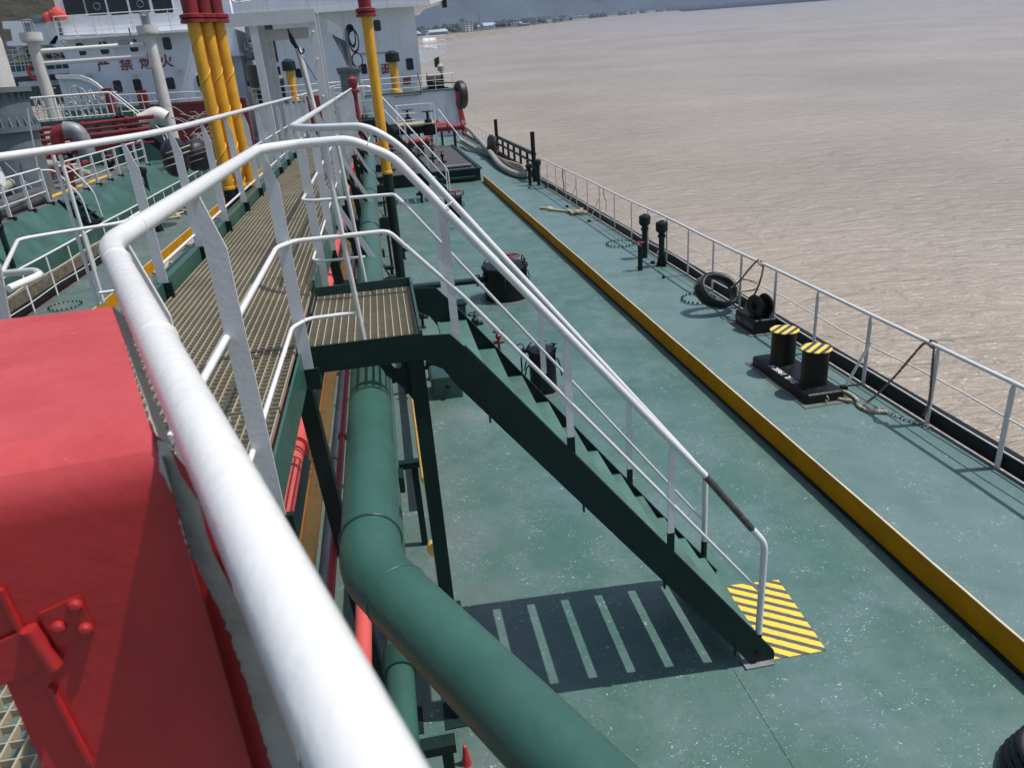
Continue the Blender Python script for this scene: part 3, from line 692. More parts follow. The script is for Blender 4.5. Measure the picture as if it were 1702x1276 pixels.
# ------------------------------------------------------------------ red locker beside the camera
t = thing("red_locker", "large red steel locker with peeling edge and riveted hinge beside the nearest railing", "locker", (-.5, 1.0, 2.9))
zt_ = 3.9
bl, br, fr_, fl = V((-.75, 1.215)), V((-.438, 1.215)), V((-.243, .680)), V((-.441, .664))
def P3(p, z): return V((p.x, p.y, z))
g = MB(); ring = []
rr = .055
prof = [(0, 2.9), (0, zt_-rr-.008), (0, zt_-rr)]+[(rr*(1-math.cos(R(a))), zt_-rr+rr*math.sin(R(a))) for a in (15, 30, 45, 60, 75, 90)]
n0 = len(g.v); fdir = V((0, 1)); k = 0
left_far = bl.lerp(fl, 0.0)
for ins, z in prof:
    g.v += [P3(fl+V((-.0, ins)), z), P3(fr_+V((-ins*.39+(.033 if z < zt_-.06 else 0), ins)), z)]
for i in range(5):
    g.f.append([2*i, 2*i+1, 2*i+3, 2*i+2]); g.sm.append(True)
gt_ = MB(); gt_.v = [p.copy() for p in g.v[10:]]; m_ = len(gt_.v)//2
for i in range(m_-1): gt_.f.append([2*i, 2*i+1, 2*i+3, 2*i+2]); gt_.sm.append(True)
gt_.add([P3(fl+V((0, rr)), zt_), P3(fr_+V((-rr*.39, rr)), zt_), P3(br, zt_), P3(bl, zt_)], [(0, 1, 2, 3)]); pass
br2 = V((-.52, 1.215)); zs_ = zt_-rr-.008
g.add([P3(fr_+V((.033, 0)), 2.9), P3(fr_+V((.033, 0)), zs_), P3(br2, zs_), P3(br2, 2.9)], [(0, 1, 2, 3)])
g.add([P3(fr_+V((.033, 0)), zs_)]+[P3(fr_+V((-i_*.39, i_)), z_) for i_, z_ in prof[2:]]+[P3(br, zt_), P3(br2, zs_)], [tuple(range(len(prof)+1))])
g.add([P3(br2, 2.9), P3(br2, zs_), P3(br, zt_), P3(bl, zt_), P3(bl, 2.9)], [(0, 1, 2, 3, 4)])
g.add([P3(bl, 2.9), P3(bl, zt_), P3(fl+V((0, rr)), zt_)]+[P3(fl+V((0, i_)), z_) for i_, z_ in prof[::-1][1:]], [tuple(range(len(prof)+2))])
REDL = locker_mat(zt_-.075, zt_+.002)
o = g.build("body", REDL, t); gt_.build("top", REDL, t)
Yf = lambda x: fl.y+(fr_.y-fl.y)*(x-fl.x)/(fr_.x-fl.x)
def F(px, py, off=0.0):      # a point on the locker's front
    d = ray(px, py); o_ = V((0, 0, H)); n_ = V((-(fr_.y-fl.y), fr_.x-fl.x, 0)).normalized()
    q0 = V((fl.x, fl.y, 0)); tt = (q0-o_).dot(n_)/d.dot(n_); return o_+d*tt - n_*off
# hinge: plate with three rivets, knuckle and latch bar
pl = [F(66, 1016), F(132, 986), F(158, 1044), F(98, 1072)]
nrm = (F(100, 1000, .01)-F(100, 1000)).normalized()
g = MB(); g.poly([p for p in pl], nrm*.004); hg = g.build("hinge_plate", RED, t)
for q in ((127, 1001), (99, 1037), (144, 1040)):
    c_ = F(*q, .004); MB().lathe(c_, [(.0075, 0), (.0072, .003), (.005, .0055), (0, .0065)], 14, nrm).build("rivet", RED, hg)
MB().tube([F(52, 1035, .008), F(95, 1098, .008)], .0080, 14).build("knuckle", RED, t)
g = MB(); g.poly([F(-80, 1100, .004), F(-80, 1142, .004), F(8, 1129, .004), F(78, 1100, .004), F(60, 1040, .004), F(50, 1036, .004)], nrm*.004); g.build("latch_bar", RED, t)
g = MB(); g.beam(F(86, 1135, .003), F(152, 1262, .003), .004, .009, nrm); g.build("door_lip", RED, t)
g = MB(); g.beam(F(3, 975, .003), F(36, 1043, .003), .004, .007, nrm); g.build("door_lip", RED, t)
# peeling pale strip where the locker meets the rail: jagged plate below the rail
random.seed(11)
t2 = thing("peeling_plate", "narrow pale plate with flaking paint squeezed between red locker and rail", "plate", (-.28, .8, 2.9))
g = MB(); L0 = V((-.434, 1.205)); L1 = V((-.243, .69)); K = 60; up_ = []; lo_ = []
for i in range(K+1):
    f_ = i/K; p_ = L0.lerp(L1, f_)
    up_.append(V((p_.x+.010+.004*mn.noise(V((i*.35, 0, 0))), p_.y, zt_-.014)))
    lo_.append(V((p_.x-.001-.003*abs(mn.noise(V((i*.7, 3, 0)))), p_.y, zt_+.0012+.001*mn.noise(V((i*.9, 7, 0))))))
g.v = up_+lo_
for i in range(K): g.f.append([i, i+1, K+2+i, K+1+i]); g.sm.append(False)
g.build("top_flange", PEEL, t2)
EDGE = [(262, 728, 20), (268, 780, 34), (293, 826, 40), (303, 875, 42), (312, 905, 42), (340, 960, 42), (366, 1010, 42), (384, 1055, 42), (400, 1100, 44), (425, 1180, 46), (440, 1230, 48), (458, 1290, 50), (476, 1360, 54)]
g = MB(); A = []; B = []; K = 0
for q in range(len(EDGE)-1):
    for u_ in range(9):
        f_ = u_/9; a0, a1, a2 = [EDGE[q][c]*(1-f_)+EDGE[q+1][c]*f_ for c in range(3)]; K += 1
        j = 5*mn.noise(V((K*.45, 1, 5)))+3*mn.noise(V((K*1.3, 1, 5)))
        A.append(F(a0+j, a1, .004)); B.append(F(a0+a2, a1, .010))
g.v = A+B; n_ = len(A)
for i in range(n_-1): g.f.append([i, i+1, n_+1+i, n_+i]); g.sm.append(False)
g.build("side_strip", PEEL, t2)
g = MB()
def tow(p, k): return V((p.x*k, p.y*k, p.z))
for dx_, zt3_, kf_ in ((.003, zt_-.014, .955), (.064, zt_-.05, .91)):  # added edge-on fins, unseen by the camera, to shade the locker's front
    g = MB(); e1, e3 = V((fr_.x+dx_, fr_.y-.003, zt3_)), V((fr_.x+dx_, fr_.y-.003, 2.7))
    g.poly([e1, e3, tow(e3, kf_), tow(V((e1.x, e1.y, zt3_-.11)), kf_), tow(e1, .97)], (.0006, .0002, 0)); g.build("shadow_fin", BLACK, t)




# ------------------------------------------------------------------ pipes along the catwalk
ZP = 2.47; XP = -.245; RP = .122
t = thing("cargo_pipe", "big dark green pipe bending at a welded elbow below the stair landing", "pipe", (XP, 3, 2.2))
MB().tube([(XP, 44, ZP), (XP, 2.64, ZP)], RP, 36).build("straight_run", PIPEG, t)
E0 = V((XP, 2.64, ZP)); E1 = V((XP, 2.44, ZP)); brd = V((.53, -1.0, -.03)).normalized()
MB().tube([E0, E1, E1+brd*.2], RP, 36, .11).build("elbow", PIPEG, t)
MB().tube([E1+brd*.2, E1+brd*3.2], RP, 36).build("branch", PIPEG, t)
g = MB(); g.torus((XP, 2.64, ZP), RP+.001, .007, (0, 1, 0), 40, 8); g.build("weld_bead", GREEN, t)
g = MB(); g.torus(E1+brd*.2, RP, .004, brd, 40, 6); g.build("weld_bead", PIPEG, t)
g = MB(); g.torus((XP, 9.3, ZP), RP+.003, .012, (0, 1, 0), 30, 8); g.torus((XP, 14.9, ZP), RP+.003, .012, (0, 1, 0), 30, 8); g.build("joint_ring", GREEN, t)
for y in (4.6, 8.3, 3.2):
    g = MB(); g.box((XP+RP+.005, y-.05, ZP-.1), (XP+RP+.03, y+.05, ZP-.02)); g.build("lug", BLACKG, t)
t = thing("small_green_pipe", "smaller green pipe with a flanged joint running below the big one", "pipe", (-.28, 3, .9))
MB().tube([(-.285, 14, 1.0), (-.285, .6, 1.0)], .082, 24).build("straight_run", PIPEG, t)
MB().cyl((-.285, 3.45, 1.0), (-.285, 3.62, 1.0), .098, 24).build("sleeve", GREEN, t)
def line_pipe(x, z, r, y0, y1, mat, lab, nm="deck_pipe", grp="pipes under the catwalk"):
    g = MB().tube([(x, y0, z), (x, y1, z)], r, 18)
    for y in (5.6, 9.8, 14, 19, 25): g.cyl((x, y-.03, z), (x, y+.03, z), r*1.45, 18)
    return tag(g.build(nm, mat), lab, "pipe", grp)
line_pipe(-.97, 1.52, .07, 2, 44, PINK, "pinkish red pipe directly under the catwalk's right side plate")
line_pipe(-.80, 1.42, .062, 2, 44, OCHRE, "ochre yellow pipe beside the pinkish red one under the catwalk")
line_pipe(-.60, 1.55, .024, 2, 44, REDP, "thin dark red pipe left of the big green pipe")
line_pipe(-.47, 1.2, .05, 3.3, 44, PINK, "faded pink pipe half hidden by the big green pipe")
line_pipe(-.70, 1.35, .03, 2, 44, STEEL, "thin grey conduit between ochre and dark red pipes")
line_pipe(-1.5, .9, .10, 2, 44, REDP, "large dark red pipe low under the catwalk's left half")
line_pipe(-1.25, .5, .10, 2, 44, GREEN, "dark green pipe lowest under the catwalk")
t = line_pipe(.02, .35, .05, 6.8, 14, OCHRE, "short yellow pipe stub lying beside the landing post")

# pair of spare pipe supports with clamp below the landing
for y in (3.0, 6.2, 10, 14, 18, 22, 26):
    g = MB(); g.box((-.62, y-.04, .86), (-.02, y+.04, .92)); g.box((-.60, y-.03, 0), (-.54, y+.03, .86)); g.box((-.10, y-.03, 0), (-.04, y+.03, .86))
    tag(g.build("pipe_trestle", BLACKG), ["dark trestle under the pipes just before the elbow", "dark trestle under the pipes behind the landing"][y > 4] if y < 7 else ORD[int((y-6)/4)]+" dark trestle under the pipes beyond the landing", "trestle", "trestles far along the catwalk" if y > 7 else "trestles near the landing")

# ================================================================== right side deck
# river side railing: round top rail, two thin rods, flat posts, some with slanted braces
def side_rail(name, label, x, ys, braces, y0, y1, top=.96, s=1, mat=WHITE2):
    t = thing(name, label, "railing", (x, y0, 0))
    MB().tube([(x+.01*math.sin(y*1.3), y, top+.008*math.sin(y*.9)) for y in [y0+(y1-y0)*i/24 for i in range(25)]], .024, 12).build("top_rail", WHITE, t)
    for z in (.58, .22):
        MB().tube([(x+.012*math.sin(y*2.1+z*9), y, z+.015*math.sin(y*1.7+z*5)) for y in [y0+(y1-y0)*i/40 for i in range(41)]], .010, 8).build("mid_rail", mat, t)
    for y in ys:
        g = MB(); g.poly([(x-.006, y-.012, top), (x-.006, y+.012, top), (x-.006, y+.036, top-.09), (x-.006, y+.032, .0), (x-.006, y-.032, .0), (x-.006, y-.036, top-.09)], (.012, 0, 0)); g.build("post", mat, t)
    for y in braces:
        g = MB(); g.beam((x-.01, y, .62), (x-.30, y, .05), .010, .045, (0, 1, 0)); g.build("brace", mat, t)
        g = MB(); g.box((x-.36, y-.03, 0), (x-.28, y+.03, .06)); g.build("brace_foot", BLACK, t)
    return t
side_rail("side_railing", "worn white river side railing from the bitts to the black gangway gate", 5.87,
          [2.2, 3.5, 4.75, 5.9, 6.98, 8.22, 9.45, 10.65, 11.85, 13.0, 14.2, 15.4, 16.6, 17.8, 19.2, 20.6, 21.9, 23.2, 24.6, 26, 27.4, 28.6], [3.5, 8.15, 15.4, 20.6, 23.2], -2, 28.8)
side_rail("side_railing", "far white side railing beyond the black gangway gate", 5.9, [38.8+1.5*i for i in range(11)], [41.8, 46.3], 38.4, 54.5)
side_rail("side_railing", "left side railing of the own ship facing the neighbouring green deck", -7.9,
          [12+1.35*i for i in range(24)], [13.35, 18.75, 25.5, 32.2], 10, 46, .96, 1)

# mooring bitts
def bitt_cap(g, x, y, z): g.lathe((x, y, z), [(0, -.012), (.188, -.012), (.192, -.006), (.192, .002), (0, .002)], 36)
t = thing("mooring_bitts", "black double mooring bollard with yellow and black striped caps on a raised base", "bollard", (5.1, 8.5, 0))
g = MB(); g.rbox((4.86, 7.86, .012), (5.38, 9.35, .14), .04); g.build("base", BLACK, t)
g = MB(); g.box((4.80, 7.78, .0), (5.44, 9.43, .012)); g.build("base_flange", GREYDK, t)
for (x, y) in ((5.115, 8.96), (5.13, 8.19)):
    g = MB(); g.lathe((x, y, .14), [(.18, 0), (.166, .02), (.163, .45), (.166, .475)], 36); o = g.build("bollard", BLACK, t)
    g = MB(); bitt_cap(g, x, y, .627); g.build("cap", HAZB, t)
text("SWL 196KN", "lettering", TEXTW, t, (4.93, 8.58, .144), .125, (0, 0, R(90)), .0015)
g = MB(); g.torus((5.12, 7.84, .07), .035, .007, (1, 0, 0), 18, 6); g.build("eye_ring", ROPE, t)

# roller fairlead
t = thing("roller_fairlead", "black pedestal fairlead with two round flanges and raised lettering below the railing", "fairlead", (5.65, 10.75, 0))
g = MB(); g.box((5.36, 10.38, 0), (5.87, 11.22, .014)); g.build("base_flange", GREYDK, t)
g = MB(); g.rbox((5.44, 10.45, .014), (5.83, 11.12, .24), .03); g.build("base", BLACK, t)
for x in (5.55, 5.72):
    g = MB(); g.lathe((x, 10.66, .41), [(.07, -.02), (.175, -.022), (.19, 0), (.175, .022), (.07, .02), (.07, -.02)], 34, (1, .25, 0)); g.build("flange_disc", BLACK, t)
g = MB(); g.lathe((5.55, 10.66, .41), [(.095, -.0), (.075, .03), (.07, .085), (.075, .14), (.095, .17)], 24, (1, .25, 0)); g.build("roller", BLACKG, t)
g = MB(); g.box((5.50, 10.60, .24), (5.77, 10.72, .30)); g.build("saddle", BLACK, t)
text("SWL 196KN", "lettering", flat("grey_cast_lettering", (0.12, 0.13, 0.14), 0.5), t, (5.437, 10.80, .12), .12, (R(90), 0, R(-90)), .003)

# rubber tyre fender leaning on the railing, tied with rope
t = thing("tyre_fender", "twisted black rubber tyre fender lying on deck and tied up to the railing", "fender", (5.5, 11.9, 0))
g = MB(); c0 = V((5.42, 11.80, .38)); ax = V((.30, -.85, .55)).normalized(); x_ = ax.cross(V((0, 0, 1))).normalized(); y_ = ax.cross(x_)
n_ = 40; m_ = 14; ring = []
for i in range(n_):
    a = 2*math.pi*i/n_; rad = x_*math.cos(a)+y_*math.sin(a); Rc = .31+.04*math.cos(2*a+.6); wd = .115+.03*math.sin(a+1)
    for j in range(m_):
        b_ = 2*math.pi*j/m_; th = .035*(1 if abs(math.sin(b_)) > .25 else .9)
        g.v.append(c0+rad*(Rc+.045*math.cos(b_)+.006*math.sin(9*b_)) + ax*(wd*math.sin(b_)+.05*math.sin(a)))
for i in range(n_):
    for j in range(m_): g.f.append([i*m_+j, ((i+1) % n_)*m_+j, ((i+1) % n_)*m_+(j+1) % m_, i*m_+(j+1) % m_]); g.sm.append(True)
g.build("tyre_body", RUBBER, t)
g = MB()
for k in range(5):
    pts = [c0+(x_*math.cos(a)+y_*math.sin(a))*(.357+.04*math.cos(2*a+.6))+ax*(-.09+.045*k+.05*math.sin(a)) for a in [2*math.pi*i/36 for i in range(36)]]
    g.tube(pts, .007, 5, closed=True)
g.build("tread_rib", RUBBER, t)
def rope_obj(pts, r, lab, mat=ROPED, twist=True, group=None, nm="rope"):
    pts = [V(p) for p in pts]
    # smooth through the points
    P = []
    for i in range(len(pts)-1):
        p0 = pts[max(i-1, 0)]; p1 = pts[i]; p2 = pts[i+1]; p3 = pts[min(i+2, len(pts)-1)]
        for k in range(8):
            u = k/8; P.append(.5*((2*p1)+(p2-p0)*u+(2*p0-5*p1+4*p2-p3)*u*u+(3*p1-p0-3*p2+p3)*u**3))
    P.append(pts[-1])
    if not twist: return tag(MB().tube(P, r, 10).build(nm, mat), lab, "rope", group)
    g = MB(); ln = 0
    for s_ in range(3):
        Q = []; acc = 0
        for i, p in enumerate(P):
            if i: acc += (p-P[i-1]).length
            tdir = (P[min(i+1, len(P)-1)]-P[max(i-1, 0)]).normalized(); a = tdir.orthogonal().normalized(); b_ = tdir.cross(a); an = acc/r*1.1+s_*2.094
            Q.append(p+(a*math.cos(an)+b_*math.sin(an))*r*.5)
        g.tube(Q, r*.6, 6)
    return tag(g.build(nm, mat), lab, "rope", group)
rope_obj([(5.60, 11.55, .50), (5.66, 11.4, .66), (5.75, 11.3, .85), (5.86, 11.24, .99), (5.93, 11.2, .93), (5.88, 11.12, .80), (5.84, 11.14, .60), (5.80, 11.2, .42), (5.72, 11.3, .25), (5.66, 11.2, .1)], .017, "rope holding the tyre fender up to the top rail")
rope_obj([(5.58, 11.6, .46), (5.70, 11.45, .62), (5.84, 11.30, .62), (5.90, 11.26, .55), (5.82, 11.28, .48), (5.66, 11.45, .42)], .015, "short pale lashing knotted round the middle rod by the tyre", ROPE)
rope_obj([(5.87, 11.17, 1.0), (5.93, 11.13, .96), (5.87, 11.10, .92), (5.82, 11.14, .97), (5.87, 11.19, 1.0), (5.92, 11.16, .95), (5.86, 11.06, .93)], .016, "pale knot on the top rail above the tyre", ROPE)

# rope and chain by the next post toward the viewer
rope_obj([(5.86, 7.12, 1.0), (5.92, 7.08, .97), (5.86, 7.05, .93), (5.82, 7.12, .97), (5.80, 7.2, .88), (5.70, 7.38, .5), (5.60, 7.55, .18), (5.52, 7.62, .05), (5.40, 7.52, .03)], .016, "grey rope hanging slanted from the top rail to the deck beside the chain")
rope_obj([(5.86, 7.04, .96), (5.85, 7.0, .6), (5.86, 6.98, .3), (5.83, 7.0, .10)], .015, "grey rope hanging straight down inside the railing near the chain")
rope_obj([(5.40, 7.75, .04), (5.28, 7.90, .03), (5.27, 8.05, .03), (5.38, 8.12, .03), (5.50, 8.02, .03), (5.50, 7.80, .03), (5.42, 7.62, .03), (5.45, 7.45, .03), (5.62, 7.35, .035)], .022, "pale rope end curled in a loop on the deck near the chain", ROPE)
g = MB()
for i in range(13):
    c_ = V((5.58+.02*i, 7.50-.055*i, .022+.006*(i % 2))); ax_ = V((.1, -.4, 1)) if i % 2 else V((1, .3, .25))
    g.torus(c_, .022, .0065, ax_, 12, 6, 1.4)
tag(g.build("chain", STEEL), "short rusty grey chain lying along the foot of the railing", "chain")
rope_obj([(5.90, 5.0, .56), (5.84, 5.05, .5), (5.80, 5.0, .42), (5.82, 4.93, .38), (5.88, 4.92, .5)], .022, "dark rope loop hanging on the railing at the picture's right edge", ROPED)
rope_obj([(5.55, 4.9, .03), (5.62, 5.05, .03), (5.75, 5.10, .03), (5.80, 4.98, .03), (5.68, 4.85, .03), (5.56, 4.92, .05)], .02, "small coil of dark rope on the deck at the right edge", ROPED)

# pile of old rope and its tail
random.seed(5)
pts = [V((4.72, 23.35, .04)), V((4.86, 23.15, .05)), V((5.0, 23.2, .05)), V((5.02, 23.0, .05)), V((4.9, 22.95, .07)), V((4.95, 22.85, .05)), V((5.2, 22.5, .04)), V((5.45, 22.2, .04))]
rope_obj(pts, .04, "pale rope end with an eye lying on the side deck", ROPE)
pts = [V((5.45+random.uniform(-.1, .35), 21.95+random.uniform(-.35, .35), .04+.012*i*.3)) for i in range(16)]
rope_obj(pts, .032, "tangled heap of dirty pale rope against the railing foot", ROPE)
rope_obj([(5.88, 24.9, .95), (5.84, 24.85, .7), (5.86, 24.8, .4), (5.8, 24.75, .2)], .022, "dark rope hanging from the railing beyond the rope heap", ROPED)
rope_obj([(5.88, 20.2, .97), (5.85, 20.1, .8), (5.88, 20.0, .6), (5.84, 19.9, .4)], .014, "thin cord dangling from the railing nearer than the rope heap", ROPED)

# bolted round manhole covers
def manhole(x, y, r, lab, rope=None):
    t = thing("manhole_cover", lab, "manhole", (x, y, 0), "bolted manhole covers in the side deck")
    g = MB(); g.lathe((x, y, .0), [(r, 0), (r, .014), (r*.96, .018), (0, .018)], 40); g.build("plate", TEAL, t)
    b0_ = MB().cyl((x, y, .014), (x, y, .05), .017, 6).build("bolt", BLACKG, t)
    for k in range(22):
        a = 2*math.pi*k/22; b1_ = b0_ if k == 0 else b0_.copy()
        if k: COL.objects.link(b1_); ORG[b1_.name] = ORG[b0_.name]; b1_.parent = t
        b1_.location = (math.cos(a)*r*.93, math.sin(a)*r*.93, 0)
    return t
manhole(5.40, 12.55, .32, "bolted oval manhole partly under the tyre fender")
manhole(5.48, 17.5, .36, "bolted round manhole just beyond the two green vent heads")
manhole(5.55, 27.7, .36, "bolted round manhole at the foot of the black gangway gate")
manhole(-7.3, 17.5, .36, "bolted round manhole on the left side deck above the red locker")

# mushroom air vents
def airvent(x, y, h, lab, foot=True):
    t = thing("air_vent_head", lab, "vent", (x, y, 0), "dark green air vent heads")
    g = MB(); g.lathe((x, y, 0), [(.062, 0), (.062, h*.62), (.085, h*.64), (.085, h*.68), (.062, h*.70), (.075, h*.74)], 22); g.build("pipe", BLACKG, t)
    g = MB(); g.lathe((x, y, 0), [(.075, h*.735), (.125, h*.78), (.13, h*.93), (.115, h*.965), (.05, h*.985), (.045, h), (0, h)], 26); g.build("head", BLACKG, t)
    if foot:
        g = MB()
        for a in (0, 90, 180, 270):
            d = V((math.cos(R(a+20)), math.sin(R(a+20)), 0)); c_ = V((x, y, 0)); p_ = d.cross(V((0, 0, 1)))*.006
            g.add([c_+d*.06+p_, c_+d*.15+p_, c_+d*.06+V((0, 0, .30))+p_, c_+d*.06-p_, c_+d*.15-p_, c_+d*.06+V((0, 0, .30))-p_], [(0, 1, 2), (5, 4, 3), (0, 3, 4, 1), (1, 4, 5, 2), (2, 5, 3, 0)])
        g.build("foot_fin", BLACKG, t)
    return t
airvent(5.66, 15.15, .98, "nearer of two dark green vent heads standing by the railing")
airvent(5.58, 16.0, .98, "further of two dark green vent heads standing by the railing", False)
airvent(5.72, 28.3, .95, "dark vent head at the near post of the gangway gate", False)
airvent(5.45, 28.6, .80, "lower dark vent stub beside the gangway gate", False)
airvent(-8.9+1.4, 26.5, .8, "dark vent head on the left side deck", True)
t = thing("sounding_pipe", "short dark pipe with a small red handwheel beside the vent heads", "pipe", (5.13, 15.0, 0))
MB().lathe((5.13, 15.0, 0), [(.052, 0), (.052, .48), (.058, .485), (.058, .52), (0, .52)], 20).build("pipe", BLACKG, t)
g = MB(); g.torus((5.13, 15.0, .60), .085, .011, (0.05, 0.1, 1), 22, 8)
for a in (0, 60, 120): g.beam(V((5.13, 15, .6))+V((math.cos(R(a)), math.sin(R(a)), 0))*.085, V((5.13, 15, .6))-V((math.cos(R(a)), math.sin(R(a)), 0))*.085, .012, .008)
g.cyl((5.13, 15, .52), (5.13, 15, .61), .012, 8); g.build("handwheel", REDP, t)
g = MB(); g.cyl((5.35, 14.2, 0), (5.35, 14.2, .05), .03, 12); tag(g.build("deck_plug", BLACKG), "tiny dark deck plug near the green vent heads", "plug")

# round tank hatches
def drum(x, y, r, h, lab, wheel=True, name="tank_hatch"):
    t = thing(name, lab, "hatch", (x, y, 0), "round black tank hatches")
    g = MB(); g.lathe((x, y, 0), [(r, 0), (r, h), (r*.9, h)], 40); g.build("trunk", BLACK, t)
    g = MB(); g.lathe((x, y, h), [(r*.9, 0), (r*1.05, 0), (r*1.08, .03), (r*1.05, .055), (r*.4, .085), (0, .09)], 40); l = g.build("lid", BLACK, t)
    for k in range(6):
        a = R(20+60*k); d = V((math.cos(a), math.sin(a), 0)); c_ = V((x, y, h-.02))+d*r*1.06
        g = MB(); g.cyl(c_+V((0, 0, -.12)), c_+V((0, 0, .10)), .014, 8); g.beam(c_+V((0, 0, .09))-d.cross(V((0, 0, 1)))*.07, c_+V((0, 0, .12))+d.cross(V((0, 0, 1)))*.07, .015, .015); g.tube([c_+V((0, 0, -.1)), c_+d*.06+V((0, 0, -.14)), c_+d*.10+V((0, 0, -.28))], .01, 6); g.build("dog_bolt", BLACK, t)
    g = MB(); g.lathe((x, y, 0), [(r+.10, 0), (r+.10, .006), (r, .006)], 30); g.build("stained_ring", GREYDK, t)
    if wheel:
        wc = V((x+.12, y+.05, h+.20)); g = MB(); g.torus(wc, .19, .016, (0, .05, 1), 30, 8)
        for a in (10, 70, 130): g.beam(wc+V((math.cos(R(a)), math.sin(R(a)), 0))*.19, wc-V((math.cos(R(a)), math.sin(R(a)), 0))*.19, .016, .01)
        g.cyl(wc+V((0, 0, -.13)), wc+V((0, 0, .02)), .02, 10); g.build("handwheel", REDP, t)
        g = MB(); g.torus((x+.36, y-.05, h+.14), .07, .012, (1, .2, 0), 18, 6); g.build("lid_handle", BLACK, t)
        g = MB(); g.cyl((x-.15, y, h+.08), (x-.15, y, h+.14), .09, 18); g.build("sight_port", BLACK, t)
    return t
drum(2.10, 14.2, .43, .60, "large round black tank hatch with red handwheel behind the stair handrails")
drum(1.82, 9.45, .185, .56, "small round black hatch with hinged lid seen through the stair rails", False, "small_hatch")
g = MB(); x, y = 1.82, 9.45
g.beam((1.50, 9.50, .60), (1.78, 9.46, .62), .08, .04); g.torus((1.53, 9.5, .66), .05, .008, (0, 1, 0), 16, 6); g.cyl((1.52, 9.4, .3), (1.52, 9.4, .55), .012, 8)
t_ = g.build("hinge_arm", BLACK, None, (1.82, 9.45, 0)); t_.parent = bpy.data.objects["small_hatch"]; t_.location = (0, 0, 0)
drum(2.05, 24.0, .30, .5, "round black hatch further along near the second stair's foot", True)
drum(-2.9, 14, .4, .6, "round black tank hatch left of the catwalk", True)
# cross pipe into the hatch
g = MB(); g.tube([(.05, 14.25, .40), (1.68, 14.2, .40)], .062, 18); g.lathe((1.55, 14.2, .40), [(.06, -.03), (.115, -.03), (.115, .0), (.06, .0)], 20, (1, 0, 0)); g.lathe((1.60, 14.2, .40), [(.06, -.03), (.115, -.03), (.115, .0), (.06, .0)], 20, (1, 0, 0))
tag(g.build("cross_pipe", BLACKG), "dark green cross pipe bolted to the side of the large tank hatch", "pipe")

def valve(x, y, h, lab, s=1.0, mat=BLACKG, wheel=BLACK):
    t = thing("deck_valve", lab, "valve", (x, y, 0), "small hand valves on deck")
    g = MB(); g.lathe((x, y, 0), [(.05*s, 0), (.05*s, .02), (.025*s, .03), (.025*s, h-.16*s), (.045*s, h-.14*s), (.05*s, h-.08*s), (.02*s, h-.05*s), (.012*s, h), (0, h)], 16)
    g.cyl((x-.10*s, y, h*.55), (x+.10*s, y, h*.55), .03*s, 12); g.build("body", mat, t)
    g = MB(); g.torus((x, y, h-.01), .085*s, .009*s, (0, 0, 1), 20, 6); g.beam((x-.08*s, y, h-.01), (x+.08*s, y, h-.01), .01, .008); g.beam((x, y-.08*s, h-.01), (x, y+.08*s, h-.01), .01, .008); g.build("handwheel", wheel, t)
    return t
valve(1.21, 12.1, .40, "black handwheel valve below the stair's upper handrail", 1.3)
valve(1.44, 11.0, .42, "brownish valve standing just right of the stair stringer", .9, REDP)
valve(1.24, 27.0, .55, "dark valve cluster beyond the yellow vent pole", 1.8)
valve(2.0, 21.7, .62, "tall dark post valve between the stairs", 1.2)
valve(.35, 12.9, .36, "dark valve on a square foot near the landing's rear", 1.1)
valve(.25, 18.5, .4, "dark valve beside the foot of the yellow vent pole", 1.3)
valve(.30, 10.4, .36, "dark valve behind the landing's outer corner", 1.1)
# plate bracket under the stair head with a lug
t = thing("deck_box", "dark green box bracket with a round lug just past the stair head", "box", (.5, 7.6, 0))
g = MB(); g.rbox((.28, 9.6, .0), (.70, 10.1, .34), .03); g.build("body", GREEN, t); g = MB(); g.cyl((.5, 9.6, .2), (.5, 9.55, .2), .03, 14); g.build("lug", BLACKG, t)
t = thing("deck_box", "small dark green capped box standing between hatch and stair", "box", (.9, 12.9, 0))
g = MB(); g.rbox((.92, 13.0, 0), (1.16, 13.3, .3), .02); g.build("body", GREEN, t); g = MB(); g.box((.90, 12.98, .302), (1.18, 13.32, .33)); g.build("lid", BLACKG, t)
# hazard mat
g = MB(); g.add([(2.33, 3.985, .005), (2.80, 3.97, .005), (2.865, 4.82, .005), (2.41, 4.86, .005)], [(0, 1, 2, 3)])
g.v += [p+V((0, 0, -.004)) for p in g.v[:4]]; g.f += [[0, 4, 5, 1], [1, 5, 6, 2], [2, 6, 7, 3], [3, 7, 4, 0]]; g.sm += [False]*4
tag(g.build("hazard_mat", HAZM), "yellow and black striped marking on the deck at the stair's foot", "marking")
g = MB(); g.lathe((.03, 3.62, 0), [(.035, 0), (.030, .02), (.012, .16), (0, .165)], 14); tag(g.build("red_plug", RED), "small bright red cone shaped plug near the bottom edge", "plug")
g = MB(); g.poly([(-.02, 3.98, 1.0), (.06, 3.98, .86), (.07, 3.98, 1.0)], (0, .01, 0)); g.v = []; g.f = []; g.sm = []
# black ribbed hose coil in the bottom right corner
random.seed(2); g = MB()
for k in range(4):
    pts = [V((3.56+.35*math.cos(a)*(1-.06*k), 2.60+.35*math.sin(a)*(1-.06*k), .05+.055*k)) for a in [2*math.pi*i/60 for i in range(60)]]
    g.tube(pts, [.032 if i % 2 else .026 for i in range(60)], 8, closed=True)
tag(g.build("ribbed_hose_coil", RUBBER), "coil of black ribbed hose on the deck in the bottom right corner", "hose")

